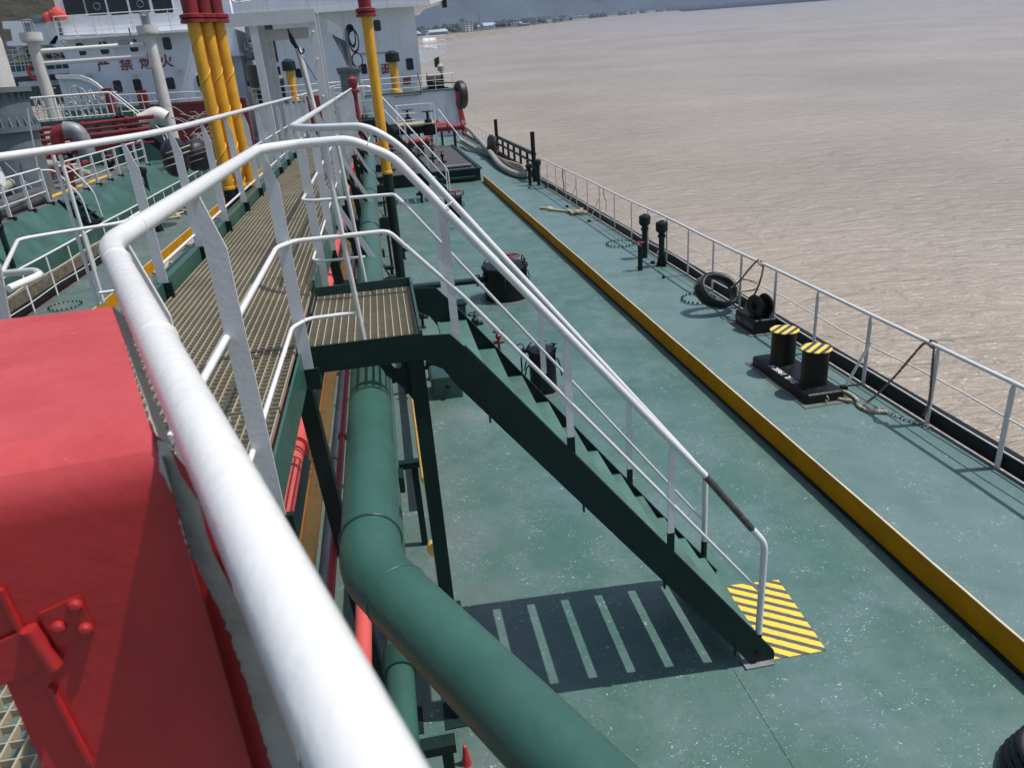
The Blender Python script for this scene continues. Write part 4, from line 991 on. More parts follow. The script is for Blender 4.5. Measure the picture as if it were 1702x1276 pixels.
# ================================================================== gangway gate and hoses
t = thing("gangway_gate", "black lattice gangway gate of thick bars standing at the deck edge", "gate", (5.8, 33.5, 0))
for y, h in ((29.3, 1.85), (38.4, 1.85)): MB().tube([(5.78, y, 0), (5.78, y, h)], .085, 14).build("end_post", BLACK, t)
for z, r in ((1.02, .075), (.70, .05), (.32, .045)): MB().tube([(5.82, 29.3, z), (5.82, 38.4, z)], r, 10).build("rail", BLACK, t)
for k in range(1, 6): MB().tube([(5.82, 29.3+1.52*k, .05), (5.82, 29.3+1.52*k, 1.02)], .055, 10).build("bar", BLACK, t)
t = thing("tyre_fender", "round black tyre standing on edge by the gate's far post", "fender", (5.5, 38, 0))
MB().lathe((5.55, 38.8, .55), [(.32, -.14), (.50, -.14), (.58, -.08), (.58, .08), (.50, .14), (.32, .14), (.32, -.14)], 30, (.9, -.3, 0)).build("tyre_body", RUBBER, t)
g = MB()
for k in range(9): a = 2*math.pi*k/9; g.torus((5.70, 38.3+.1*math.sin(a), .6+.3*math.cos(a)), .12, .03, (1, math.sin(a), 0), 12, 6)
tag(g.build("rope_bundle", ROPED), "bundle of dark rope hung on the gangway gate's far post", "rope")
def hose(pts, r, lab, mat=HOSE):
    o = rope_obj(pts, r, lab, mat, False, "cargo hoses leading to the manifold", "cargo_hose"); o['category'] = 'hose'; return o
hose([(5.2, 51, .9), (5.5, 48, .85), (5.45, 43, .6), (5.35, 38, .35), (5.2, 34.5, .2), (5.25, 32, .14), (5.45, 30.6, .14), (5.72, 30.3, .16)], .13, "uppermost thick pale cargo hose looping off the red manifold end")
hose([(4.9, 46.5, .35), (5.0, 43.5, .3), (5.35, 41, .14), (5.5, 38, .14), (5.62, 34, .14), (5.70, 31, .14)], .12, "second pale cargo hose lying on deck beside the drip box", HOSE)
hose([(5.75, 44, .12), (5.62, 40, .12), (5.68, 36, .14), (5.75, 32, .3), (5.7, 30.8, .22)], .08, "thin yellowish hose squeezed under the gangway gate", ROPE)

# ================================================================== drip box and cargo manifold
t = thing("drip_tray", "dark green rectangular drip box with grated top where the yellow coaming ends", "tray", (1, 36, 0))
g = MB(); g.box((-3.2, 31.2, 0), (3.92, 31.25, .46)); g.box((3.87, 31.25, 0), (3.92, 42.5, .46)); g.box((-3.2, 42.5, 0), (3.92, 42.55, .46)); g.build("wall", BLACKG, t)
g = MB(); g.box((-3.15, 31.25, .36), (3.87, 42.5, .40)); g.build("tray_floor", GREYDK, t)
g = MB()
for i in range(24): g.box((-3.1, 31.3+.46*i, .405), (3.8, 31.3+.46*i+.38, .455))
g.build("grating_panel", HOSED, t)
g = MB(); g.box((-3.3, 31.12, .455), (4.0, 31.3, .50)); g.box((3.84, 31.3, .455), (4.0, 42.6, .50)); g.build("top_rim", BLACKG, t)
g = MB(); g.box((2.2, 31.0, .16), (3.7, 31.19, .22)); g.build("step_bar", GREEN, t)
g = MB(); g.box((2.6, 32.0, .505), (3.7, 32.6, .56)); g.build("hatch_plate", GREYDK, t)
def flange(g, c_, r, ax_=(1, 0, 0), w_=.05):
    g.lathe(V(c_)-V(ax_)*w_, [(0, 0), (r, 0), (r, w_*.9), (r*.98, w_), (r, w_*1.1), (r, w_*2), (0, w_*2)], 20, ax_)
for k, (y, z, xe, lab) in enumerate(((44.5, 1.25, 4.9, "red flanged manifold pipe and black handwheel valve feeding the pale hose"), (48.5, 1.15, 4.5, "second red manifold pipe just behind the valve"), (40.5, .95, 2.6, "dark red manifold pipe above the drip box with a blank end"), (52, 1.1, 4.1, "rearmost dark manifold pipe in front of the white bulkhead"))):
    t = thing("manifold_pipe", lab, "pipe", (2, y, 0), "cargo manifold pipes")
    MB().tube([(-2.8, y, z), (xe-1.6, y, z)], .17, 18).build("pipe", BLACK if k != 2 else REDP, t)
    MB().tube([(xe-1.6, y, z), (xe, y, z)], .18, 18).build("red_spool", REDP, t)
    for x in (xe-1.6, xe-.9, xe-.1, -.3):
        g = MB(); flange(g, (x, y, z), .29); g.build("flange", REDP, t)
    if k in (0, 3):
        g = MB(); g.lathe((xe-2.0, y, z), [(.33, -.30), (.36, 0), (.30, .2), (.22, .35), (.20, .50), (.09, .56), (.07, .95), (0, .95)], 20); g.build("valve_body", BLACK, t)
        g = MB(); c_ = V((xe-2.0, y, z+.95)); g.torus(c_, .33, .025, (0, 0, 1), 24, 6)
        for a in (0, 60, 120): g.beam(c_+V((math.cos(R(a)), math.sin(R(a)), 0))*.33, c_-V((math.cos(R(a)), math.sin(R(a)), 0))*.33, .03, .02)
        g.build("handwheel", BLACK, t)
    for x in (xe-.6, xe-2.6, xe-4.6):
        g = MB(); g.box((x-.05, y-.25, .4 if y < 42 else 0), (x+.05, y-.15, z-.16)); g.box((x-.05, y+.15, .4 if y < 42 else 0), (x+.05, y+.25, z-.16)); g.box((x-.07, y-.27, z-.16), (x+.07, y+.27, z-.10)); g.build("support", BLACK, t)
random.seed(21)
vx = sorted(random.uniform(-.2, 3.4) for _ in range(10))
for k in range(10):   # small valves, junction boxes behind the stair
    x, y = vx[k], random.uniform(33, 41)
    valve(x, y, random.uniform(.8, 1.25), ORD[k]+" small valve from the left standing in the drip box", random.uniform(1.2, 1.8), random.choice([BLACK, REDP, BLACKG]), random.choice([BLACK, REDP]))
t = thing("manifold_platform", "small grated platform with white guard rails above the manifold", "platform", (2.2, 46, 0))
g = MB(); g.box((1.2, 44.0, 1.55), (3.3, 46.6, 1.61)); g.build("deck", GALV, t)
for x in (1.25, 3.25):
    for y in (44.1, 46.5): MB().tube([(x, y, 0), (x, y, 2.55)], .03, 8).build("post", WHITE, t)
for z in (2.55, 2.2, 1.85): MB().tube([(1.25, 46.5, z), (1.25, 44.1, z), (2.2, 44.1, z)] if z < 2.5 else [(1.25, 44.1, z), (1.25, 46.5, z), (3.25, 46.5, z), (3.25, 44.1, z)], .022, 8, .1).build("guard_rail", WHITE, t)
MB().beam((3.5, 44.2, 2.3), (4.6, 43.4, .6), .05, .02).build("hand_bar", WHITE, t)

# ================================================================== yellow vent risers
def riser(x, y, z0, zg, z1, r, lab, grp=None, spiral=False, top=True):
    t = thing("vent_riser", lab, "vent pipe", (x, y, z0), grp)
    MB().tube([(x, y, z0), (x, y, zg)], r*1.02, 24).build("lower_pipe", BLACKG, t)
    pts = [V((x, y, zg+(z1-zg)*i/40)) for i in range(41)]
    MB().tube(pts, r, 24).build("yellow_pipe", YELP, t)
    g = MB(); g.lathe((x, y, zg), [(r, -.01), (r*1.12, 0), (r*1.1, .03), (r, .05)], 24); g.build("paint_collar", YELP, t)
    if spiral:
        g = MB(); g.tube([V((x+math.cos(a)*r, y+math.sin(a)*r, zg+.1+(z1-zg-.2)*a/(2*math.pi*4))) for a in [2*math.pi*4*i/160 for i in range(161)]], .010, 6); g.build("spiral_weld", YELP, t)
    if top:
        g = MB(); g.lathe((x, y, z1), [(r, 0), (r*1.9, 0), (r*1.9, .04), (r*1.5, .05), (r*1.9, .06), (r*1.9, .10), (r*1.2, .12), (r*1.3, .35), (r*1.7, .5), (r*1.2, .8), (0, .82)], 22); g.build("flanged_valve", REDP, t)
    return t
riser(.072, 12.2, 0, 2.80, 5.0, .076, "single yellow vent pole with green foot right of the catwalk")
for x, y, lab in ((-2.30, 12.1, "leftmost tall yellow vent pipe of the bundle of three"), (-2.155, 12.25, "middle yellow vent pipe of the bundle of three"), (-2.02, 12.4, "rightmost yellow vent pipe of the bundle of three")):
    riser(x, y, 0, 2.80, 5.06, .086, lab, "bundle of three spiral welded yellow vent pipes", True)

# ================================================================== grey hose gantry over the catwalk
YG = 17.0
def GP(px, py): p = PY(px, py, YG); return p
t = thing("hose_gantry", "grey steel gantry frame straddling the catwalk with riveted posts and a top beam", "gantry", (-1.5, YG, ZC))
tl = GP(400, 28).z; xl, xr = GP(440, 130).x, GP(528, 100).x
zb = GP(445, 55).z
for x, w_ in ((xl-.04, .15), (xr, .17)):
    for dy in (0, 1.15):
        g = MB(); g.box((x-w_/2, YG+dy-.05, .0), (x+w_/2, YG+dy+.05, tl-.0)); g.build("post", GREYW, t)
g = MB()
for z in (3.3, 3.9, 4.6, 5.1): g.lathe((xr, YG-.05, z), [(.0, .02), (.02, .015), (.025, 0)], 10, (0, -1, 0))
g.build("rivets", WHITE, t)
zt2 = GP(520, 15).z
g = MB(); g.box((xl-.7, YG-.06, zt2-.24), (xr+.085, YG-.051, zt2)); g.box((xl-.7, YG-.05, zt2-.02), (xr+.085, YG+1.3, zt2+.0)); g.build("front_beam", GREYW, t)
g = MB(); g.box((xl+.12, YG+.3, zt2-.50), (xr-.09, YG+.45, zt2-.30)); g.build("rusty_beam", WHITEW, t)
g = MB(); xi = GP(452, 130).x; g.box((xi-.02, YG+.5, 3.0), (xi+.08, YG+.58, zt2-.4)); g.build("inner_post", WHITEW, t)
MB().tube([(xr-.32, YG+2.2, 2.9), (xr-.52, YG+2.2, zt2-.6)], .065, 16).build("round_post", GREYW, t)
MB().tube([(xl-.8, YG-.03, zt2+.85), (xl-.3, YG-.03, zt2+.18), (xr-.3, YG-.03, zt2+.28)], .018, 8, .1).build("guard_rail", WHITE, t)
for x in (xl-.2, xl+.3, xl+.75, xr): MB().box((x-.02, YG-.045, zt2), (x+.02, YG-.02, zt2+1.1)).build("guard_post", WHITE, t)
t = thing("hoist_block", "black chain hoist block with hook hanging inside the grey gantry", "hook", GP(480, 55))
hp = [GP(478, 48), GP(486, 68), GP(497, 86)]
MB().tube([hp[0], hp[0].lerp(hp[1], .5)], .018, 8).build("shackle", BLACK, t)
g = MB(); g.tube([hp[0].lerp(hp[1], .4), hp[1], hp[1].lerp(hp[2], .7)], [.03, .055, .035], 10); g.build("block", BLACK, t)
a0 = hp[2]; MB().tube([a0+V((0, 0, .08)), a0, a0+V((.05, 0, -.05)), a0+V((.10, 0, -.0)), a0+V((.09, 0, .05))], .016, 8).build("hook", BLACK, t)
g = MB(); g.tube([a0, GP(530, 140)], .008, 6); tag(g.build("hoist_wire", BLACK), "dark slack wire running from the hook down to the gantry post", "wire")
g = MB(); g.tube([GP(492, 84), GP(517, 165)], .006, 6); tag(g.build("hoist_wire", BLACK), "thin line hanging nearly straight below the hook", "wire")
# red extinguisher box on the catwalk rail
p_ = PX(504, 185, -1.45); g = MB(); g.rbox((-1.62, 20.6, 3.15), (-1.22, 20.85, 3.88), .03); tag(g.build("fire_box", REDP), "tall red fire equipment box standing on the catwalk under the gantry", "box")
t = thing("monitor_pipe", "dark red fire monitor pipe rising beside the catwalk beyond the gantry", "hydrant", (-.35, 24, 0))
p0 = PY(588, 150, 24); MB().tube([(p0.x+.05, 24, 0), (p0.x, 24, p0.z)], .085, 14).build("riser", REDP, t)
g = MB(); g.lathe((p0.x, 24, p0.z-.1), [(.08, 0), (.17, .03), (.17, .10), (.09, .13), (.14, .28), (.14, .40), (0, .5)], 18); g.build("head", REDP, t)

# ================================================================== own superstructure (aft)
def quad_on(Y, pts, thick=.06, toward=-1, off=0.0):
    """outline given by photo pixels on the wall plane at distance Y, with real thickness"""
    g = MB(); P = [PY(px, py, Y) + V((0, -off, 0)) for px, py in pts]
    return g.poly(P, (0, toward*thick, 0)), P
def ship_window(parent, Y, px, py, w, h, frame=True, rnd=.12, fm=None):
    c = PY(px, py, Y)
    def rr_(w_, h_, y_):
        pts = []
        for (sx, sz, a0) in ((1, 1, 0), (-1, 1, 90), (-1, -1, 180), (1, -1, 270)):
            for k in range(5):
                a = R(a0+22.5*k); pts.append(V((c.x+sx*(w_/2-rnd)+rnd*math.cos(a), y_, c.z+sz*(h_/2-rnd)+rnd*math.sin(a))))
        return pts
    f = MB().poly(rr_(w+.10, h+.10, Y-.03)[::-1], (0, .04, 0)).build("window", fm or HOUSE, parent)
    MB().poly(rr_(w, h, Y-.036)[::-1], (0, .02, 0)).build("pane", GLASS, f)
    return f
YB = 55.5; YH = 60.0
hs_ = thing("own_superstructure", "pale blue white accommodation house at the aft end with a single window and red sign", "superstructure", (0, YH, 0))
zpo = PY(720, 152, YB).z
g = MB(); g.box((-7.9, YB, 0), (5.84, YB+.2, zpo)); g.box((5.64, YB+.2, 0), (5.84, 74, zpo)); g.build("poop_bulkhead", HOUSE, hs_)
g = MB(); g.box((-7.9, YB-.12, zpo), (5.9, 74, zpo+.07)); g.build("poop_deck", NDECK, hs_)
xr_h = PY(700, 120, YH).x; xr_t = PY(693, 14, YH).x; zt_h = PY(693, 12, YH).z
xl_h = PY(470, 140, YH).x
g = MB(); g.box((xl_h, YH, zpo+.07), (xr_h, YH+9, zt_h)); g.build("front_wall", HOUSE, hs_)
xul = PY(407, 60, YH).x
g = MB(); g.box((xul, YH+3.0, zpo+.07), (xl_h, YH+9, zt_h)); g.build("recessed_wall", CRANE, hs_)
zdk = PY(480, 105, YH).z
g = MB(); g.box((xul, YH-.02, zdk-.18), (xl_h, YH+3, zdk+.12)); g.build("mid_deck", HOUSE, hs_)
# bridge deck slab with its wing over the side
zb0 = PY(640, 16, YH).z; xw = PY(735, 5, YH).x
g = MB(); g.box((xul-.3, YH-1.1, zb0), (xw-1.2, YH+8, zb0+.42)); g.hexa([(xw-1.2, YH-1.1, zb0), (xw, YH-.4, zb0+.3), (xw, YH+3, zb0+.3), (xw-1.2, YH+3, zb0), (xw-1.2, YH-1.1, zb0+.42), (xw, YH-.4, zb0+.42), (xw, YH+3, zb0+.42), (xw-1.2, YH+3, zb0+.42)]); g.build("bridge_deck", HOUSE, hs_)
g = MB(); g.box((xul-.3, YH-1.10, zb0+.42), (xw-.3, YH-1.05, zb0+1.5)); g.build("bridge_parapet", HOUSE2, hs_)
g = MB(); g.box((xw-.02, YH-.3, zb0-.15), (xw+.3, YH+.3, zb0+.8)); g.build("wing_lamp", BLACK, hs_)
ship_window(hs_, YH, 627, 43, .50, .72); ship_window(hs_, YH, 605, 115, .45, .68); ship_window(hs_, YH, 681, 107, .52, .80, fm=WHITE)
ship_window(hs_, YH, 497, 122, .5, .62)
g, P = quad_on(YH, [(633, 107), (646, 106), (647, 121), (635, 123)], .03, -1, .01); sg = g.build("red_sign", REDP, hs_)
c_ = PY(640, 111, YH); text("禁 止", "sign_lettering", TEXTW, sg, (c_.x, YH-.045, c_.z), .26, (R(90), 0, 0), .004)
c_ = PY(641, 118, YH); text("烟 火", "sign_lettering", TEXTW, sg, (c_.x, YH-.045, c_.z), .22, (R(90), 0, 0), .004)
for k in range(4):
    g, P = quad_on(YH-.0, [(670, 127.6+3.6*k), (683, 127.0+3.6*k), (683, 129.4+3.6*k), (670, 130.2+3.6*k)], .03, -1, .01); g.build("red_stripe", REDP, hs_)
g = MB(); g.tube([PY(600, 90, YH-.1), PY(658, 87, YH-.1)], .03, 6); g.tube([PY(694, 122, YB-.1), PY(700, 150, YB-.1), PY(699, 157, YB-.1), PY(655, 161, YB-.1)], .035, 6); g.build("wall_pipe", REDP, hs_)
# red bulwark rim at the poop corner + tyre
g = MB(); rp = [(760, 151), (771, 151), (764, 158), (766, 175), (771, 195), (774, 222), (766, 222), (763, 190), (760, 170)]
g.poly([PY(a, b_, YB-.05) for a, b_ in [(757, 152), (763, 152), (766, 172), (774, 205), (776, 226), (768, 226), (765, 205), (759, 175)]], (0, -.25, 0)); tag(g.build("bulwark_rim", REDST), "bright red scraped rim at the corner of the poop bulkhead", "rim")
tc = PY(766, 158, YB-.4)
MB().lathe(tc, [(.45, -.25), (.80, -.28), (.92, -.15), (.92, .15), (.80, .28), (.45, .25), (.45, -.25)], 32, (1, .18, 0)).build("tyre_body", RUBBER, thing("tyre_fender", "big tyre hanging at the red poop corner over the water", "fender", tc))
g = MB(); g.tube([tc+V((-1.8, .4, .95)), tc+V((-.2, 0, .8))], .05, 6); tag(g.build("fender_rope", ROPED), "dark rope holding the big tyre at the poop corner", "rope")
# poop rails and gear
t = thing("poop_railing", "thin white railing along the front edge of the poop deck", "railing", (0, YB, zpo))
for dz in (1.05, .7, .35): MB().tube([(-7.8, YB+.1, zpo+dz), (5.7, YB+.1, zpo+dz), (5.7, 70, zpo+dz)], .028 if dz > 1 else .018, 6).build("rail", WHITE, t)
for k in range(12): MB().tube([(-7.8+1.22*k, YB+.1, zpo), (-7.8+1.22*k, YB+.1, zpo+1.05)], .022, 6).build("post", WHITE, t)
def yvent(px, py0, py1, Y, lab, r=.30, capm=BLACKG):
    p0 = PY(px, py0, Y); z1 = PY(px, py1, Y).z; t = thing("yellow_vent", lab, "vent", (p0.x, Y, zpo), "short yellow vents on the poop")
    MB().cyl((p0.x, Y, zpo), (p0.x, Y, z1), r, 20).build("trunk", YELP, t)
    MB().lathe((p0.x, Y, z1-.1), [(r*1.6, -.1), (r*1.65, .0), (r*1.6, .45), (r*.7, .62), (0, .64)], 22).build("cap", capm, t)
    MB().lathe((p0.x, Y, zpo), [(r*1.5, 0), (r*1.35, .25), (r, .3)], 18).build("foot", YELP, t)
yvent(658, 145, 98, YB+1.5, "short yellow vent with flat dark cap standing beside the red sign")
yvent(487, 150, 112, YB+1.0, "short yellow vent with round green cap seen through the gantry", .28)
# bits on the right of the poop and small aft platform
for k, (px, py, Y, lab) in enumerate(((722, 135, YB+3, "dark winch on the poop deck's right side"),)):
    p = PY(px, py, Y); t = thing("winch", lab, "winch", (p.x, Y, zpo))
    MB().cyl((p.x-.5, Y, zpo+.55), (p.x+.6, Y, zpo+.55), .42, 18).build("drum", BLACK, t)
    for dx in (-.5, .6): MB().cyl((p.x+dx-.04, Y, zpo+.55), (p.x+dx+.04, Y, zpo+.55), .62, 18).build("drum_flange", BLACK, t)
    MB().box((p.x-.9, Y-.4, zpo), (p.x+.9, Y+.4, zpo+.15)).build("base", BLACK, t)
p = PY(733, 118, YB+5); g = MB(); g.tube([(p.x, YB+5, zpo), (p.x, YB+5, p.z)], .06, 8); g.lathe((p.x, YB+5, p.z), [(0, -.1), (.25, 0), (.28, .3), (.1, .5), (0, .5)], 12); tag(g.build("lamp_post", CLUT), "small deck lamp post standing behind the winch", "lamp")
t = thing("aft_platform", "white railed platform jutting over the river behind the house with round white raft drum", "platform", PY(715, 80, 68))
Ya = 68; a_ = PY(698, 86, Ya); b_ = PY(742, 77, Ya); zz = a_.z
g = MB(); g.box((a_.x-.5, Ya, zz-.2), (b_.x, Ya+3, zz)); g.hexa([(a_.x-.5, Ya, zz-.9), (a_.x+.4, Ya, zz-.9), (a_.x+.4, Ya+.2, zz-.9), (a_.x-.5, Ya+.2, zz-.9), (a_.x-.5, Ya, zz-.2), (b_.x, Ya, zz-.2), (b_.x, Ya+.2, zz-.2), (a_.x-.5, Ya+.2, zz-.2)]); g.build("deck", HOUSE, t)
for dz in (1.1, .75, .4): MB().tube([(a_.x, Ya+.05, zz+dz), (b_.x-.05, Ya+.05, zz+dz), (b_.x-.05, Ya+2.9, zz+dz)], .025, 6).build("rail", WHITE, t)
for k in range(6): MB().tube([(a_.x+(b_.x-a_.x-.05)*k/5, Ya+.05, zz), (a_.x+(b_.x-a_.x-.05)*k/5, Ya+.05, zz+1.1)], .02, 6).build("post", WHITE, t)
MB().cyl((a_.x+.4, Ya+1.2, zz+.6), (a_.x+1.5, Ya+1.2, zz+.6), .42, 16).build("raft_drum", WHITE, t)
g = MB(); g.cyl((b_.x-.9, Ya+.3, zz-1.3), (b_.x-.9, Ya+.3, zz-.4), .22, 12); g.build("hanging_fender", RUBBER, t)
# dark crane behind the gantry
YC = 40
t = thing("deck_crane", "dark blue-grey deck crane pedestal with light jib head and hanging hose loops", "crane", PY(585, 145, YC))
p0 = PY(583, 138, YC); zt1 = PY(583, 112, YC).z
g = MB(); g.lathe((p0.x, YC, 0), [(.48, 0), (.48, zt1-.3), (.6, zt1-.1), (.6, zt1), (0, zt1)], 26); 
for k in range(20):
    a = 2*math.pi*k/20; g.box((p0.x+.52*math.cos(a)-.03, YC+.52*math.sin(a)-.03, zt1-.28), (p0.x+.52*math.cos(a)+.03, YC+.52*math.sin(a)+.03, zt1-.1))
g.build("pedestal", CRANE, t)
g = MB(); A = [PY(a, b_, YC) for a, b_ in ((560, 58), (575, 68), (590, 110), (577, 110), (566, 85), (552, 60))]; g.poly(A, (0, .5, 0)); g.build("king_post", CRANE, t)
g = MB(); A = [PY(a, b_, YC-.1) for a, b_ in ((543, 33), (561, 42), (573, 55), (577, 70), (562, 63), (546, 54))]; g.poly(A, (0, .7, 0)); g.build("jib", GREYW, t)
MB().cyl(PY(581, 47, YC-.2), PY(581, 47, YC-.2)+V((0, .6, 0)), .17, 14).build("sheave", BLACK, t)
g = MB(); g.beam(PY(575, 48, YC-.1), PY(583, 112, YC-.1), .14, .14); g.build("luffing_arm", STEEL, t)
g = MB(); g.beam(PY(563, 72, YC-.15), PY(579, 110, YC-.15), .09, .09); g.build("ram", STEEL, t)
for px_, py_, r_, sq in ((588, 68, .22, 2.2), (594, 100, .24, 1.3), (585, 60, .15, 3)):
    g = MB(); c_ = PY(px_, py_, YC-.3); g.torus(c_, r_, .03, (0, 1, 0), 26, 6, 1.0)
    for i_, v_ in enumerate(g.v): g.v[i_] = V((v_.x, v_.y, c_.z+(v_.z-c_.z)*sq))
    g.build("hose_loop", BLACK, t)
# machinery glimpsed through the gantry
random.seed(8)
t = thing("winch_gear", "pale machinery and coiled gear packed under the mid deck left of the house", "machinery", (-5, YB+2, zpo))
for k in range(16):
    px, py = random.uniform(405, 468), random.uniform(112, 150); p = PY(px, py, YB+1.5+random.random()*1.5)
    g = MB()
    if k % 3 == 0: g.cyl(p, p+V((random.uniform(.3, .7), .1, 0)), random.uniform(.15, .35), 12)
    elif k % 3 == 1: g.torus(p, random.uniform(.15, .35), .06, (random.random(), 1, random.random()), 14, 6)
    else: g.rbox((p.x-.3, p.y, zpo+.07), (p.x+.3, p.y+.4, max(p.z, zpo+.4)), .05)
    g.build("gear_piece", random.choice([BLACK, CLUT, WHITEW, GREYDK, BLACK]), t)
t = thing("life_raft_gear", "white raft canister and pipework on the open deck left of the house", "machinery", PY(415, 75, YH+2))
for k in range(14):
    px, py = random.uniform(408, 462), random.uniform(66, 97); p = PY(px, py, YH+1.2+random.random())
    g = MB()
    if k % 2: g.tube([p, p+V((random.uniform(-.6, .6), 0, random.uniform(-.5, .5))), p+V((random.uniform(-.8, .8), .1, random.uniform(-.4, .4)))], .04, 6, .1)
    else: g.cyl(p, p+V((.5, .0, .08)), random.uniform(.12, .28), 12)
    g.build("gear_piece", random.choice([WHITE, WHITE, WHITEW, BLACK, STEEL]), t)
p = PY(423, 120, YB-.3); g = MB(); g.lathe((p.x, YB-.3, p.z-1.0), [(0, 0), (.45, .1), (.5, 1.4), (.3, 1.7), (0, 1.7)], 20); tag(g.build("hanging_fender", RUBBER), "black cylindrical rubber fender hanging in the gap between the two ships", "fender")

# ================================================================== neighbouring ship
XN = -8.75
g = MB(); g.box((-26, -10, -4), (XN, 60, .598)); nh = tag(g.build("neighbour_hull", NDECK), "green hull of the neighbouring tanker moored alongside on the left", "ship")
g = MB(); g.box((XN+.002, -10, -.62), (XN+.05, 60, -.28)); g.build("red_strake", HULLR, nh)
g = MB(); g.box((XN+.002, -10, -.27), (XN+.09, 60, .18)); g.build("rubbing_mat", flat("dirty_brown_matting", (0.15, 0.125, 0.09), 0.9, 0, 0.5, 8), nh)
nd = thing("neighbour_deck_house", "neighbouring tanker's green trunk deck with sloping side and dark worn top", "deck", (-12, 25, .6))
g = MB(); g.add([(XN+.0, -10, .604), (XN+.0, 48, .604), (-9.25, 48, .604), (-9.25, -10, .604)], [(0, 1, 2, 3)]); g.build("side_deck", NDECK, nd)
g = MB(); g.add([(-9.1, -10, .60), (-9.1, 35.5, .60), (-9.65, 35.5, 1.45), (-9.65, -10, 1.45)], [(0, 1, 2, 3)]); g.add([(-9.1, 35.5, .6), (-20, 35.5, .6), (-20, 35.5, 1.45), (-9.65, 35.5, 1.45)], [(0, 1, 2, 3)]); g.build("trunk_side", NDECK, nd)
g = MB(); g.add([(-9.65, -10, 1.452), (-9.65, 35.5, 1.452), (-26, 35.5, 1.452), (-26, -10, 1.452)], [(0, 1, 2, 3)]); g.build("trunk_top", GREYDK, nd)
g = MB(); g.box((-10.5, 12, 1.454), (-10.2, 32, 1.459)); g.box((-13.5, 12, 1.454), (-13.3, 34, 1.459)); g.build("yellow_line", YLINE, nd)
# rail on the trunk edge
t = thing("neighbour_railing", "white three bar railing along the edge of the neighbouring green deck", "railing", (-9.75, 25, 1.45))
for (y0, y1) in ((10, 24.4), (26.2, 35)):
    for dz in (1.0, .68, .36): MB().tube([(-9.72, y0, 1.45+dz), (-9.72, y1, 1.45+dz)], .026 if dz == 1 else .016, 8).build("rail", WHITE, t)
    k = int((y1-y0)/1.25)
    for i in range(k+1):
        y = y0+(y1-y0)*i/k; g = MB(); g.box((-9.76, y-.03, 1.5), (-9.68, y+.03, 2.44)); g.build("post", GREYW, t)
        g = MB(); g.box((-9.78, y-.07, 1.42), (-9.6, y+.07, 1.5)); g.build("post_foot", BLACK, t)
t = thing("side_ladder", "short dark ladder with two bent white handrails on the neighbouring deck's slope", "ladder", (-9.2, 25.3, .6))
for y in (24.75, 25.85):
    MB().tube([(-9.72, y-.3, 2.40), (-9.45, y, 2.35), (-8.95, y, 1.55), (-8.9, y, .75)], .026, 8, .2).build("handrail", WHITE, t)
g = MB()
for k in range(4): g.box((-9.55+.17*k, 24.8, 1.35-.22*k), (-9.35+.17*k, 25.8, 1.38-.22*k))
g.beam((-9.65, 24.8, 1.47), (-8.95, 24.8, .62), .05, .12); g.beam((-9.65, 25.8, 1.47), (-8.95, 25.8, .62), .05, .12); g.build("treads", BLACK, t)
for k, (y, x) in enumerate(((19.5, -9.0), (31.2, -9.05), (32.4, -9.2))): airvent(x, y, 1.5 if k == 0 else 1.0, ["dark vent head standing tall on the neighbour's green side deck behind the bent rail", "dark vent head on the neighbour's deck left of the black fender", "dark vent head partly behind the black fender"][k], False).location.z += .6
def nhose(pts, r, lab, mat=HOSED):
    o = rope_obj(pts, r, lab, mat, False, "grey hoses lying on the neighbouring deck", "deck_hose"); o['category'] = 'hose'
nhose([(-9.95, 14, 1.62), (-10.1, 17, 1.62), (-9.95, 20, 1.62), (-10.1, 22, 1.6), (-10.0, 25, 1.62)], .17, "thick dark grey hose lying closest to the neighbour's railing")
nhose([(-10.5, 14, 1.62), (-10.4, 18, 1.68), (-10.6, 21, 1.62), (-10.3, 23.5, 1.7), (-10.6, 26.5, 1.62)], .17, "second dark grey hose behind the closest one on the neighbour's deck")
nhose([(-11.2, 15, 1.62), (-11, 19, 1.75), (-10.9, 22, 1.9), (-11.4, 25, 1.8), (-11, 28, 2.3), (-10.4, 30, 1.7)], .15, "grey hose arching over the neighbour's deck near the red pipes", HOSE)
for k, (x_, r_, mt_, lab_) in enumerate(((-11.7, .10, REDP, "dark red fore-and-aft pipe on the neighbour's deck behind the hoses"), (-12.2, .07, REDP, "thin red fore-and-aft pipe left of the thicker dark red one"), (-12.8, .12, GREYDK, "dark grey fore-and-aft pipe on the neighbour's deck"))):
    g = MB().tube([(x_, 12, 1.85), (x_, 34, 1.85)], r_, 12)
    for y_ in range(13, 34, 3): g.box((x_-.05, y_-.05, 1.45), (x_+.05, y_+.05, 1.85)); g.cyl((x_, y_+1, 1.85), (x_, y_+1.1, 1.85), r_*1.6, 14)
    tag(g.build("deck_pipe", mt_), lab_, "pipe", "fore-and-aft pipes on the neighbouring deck")
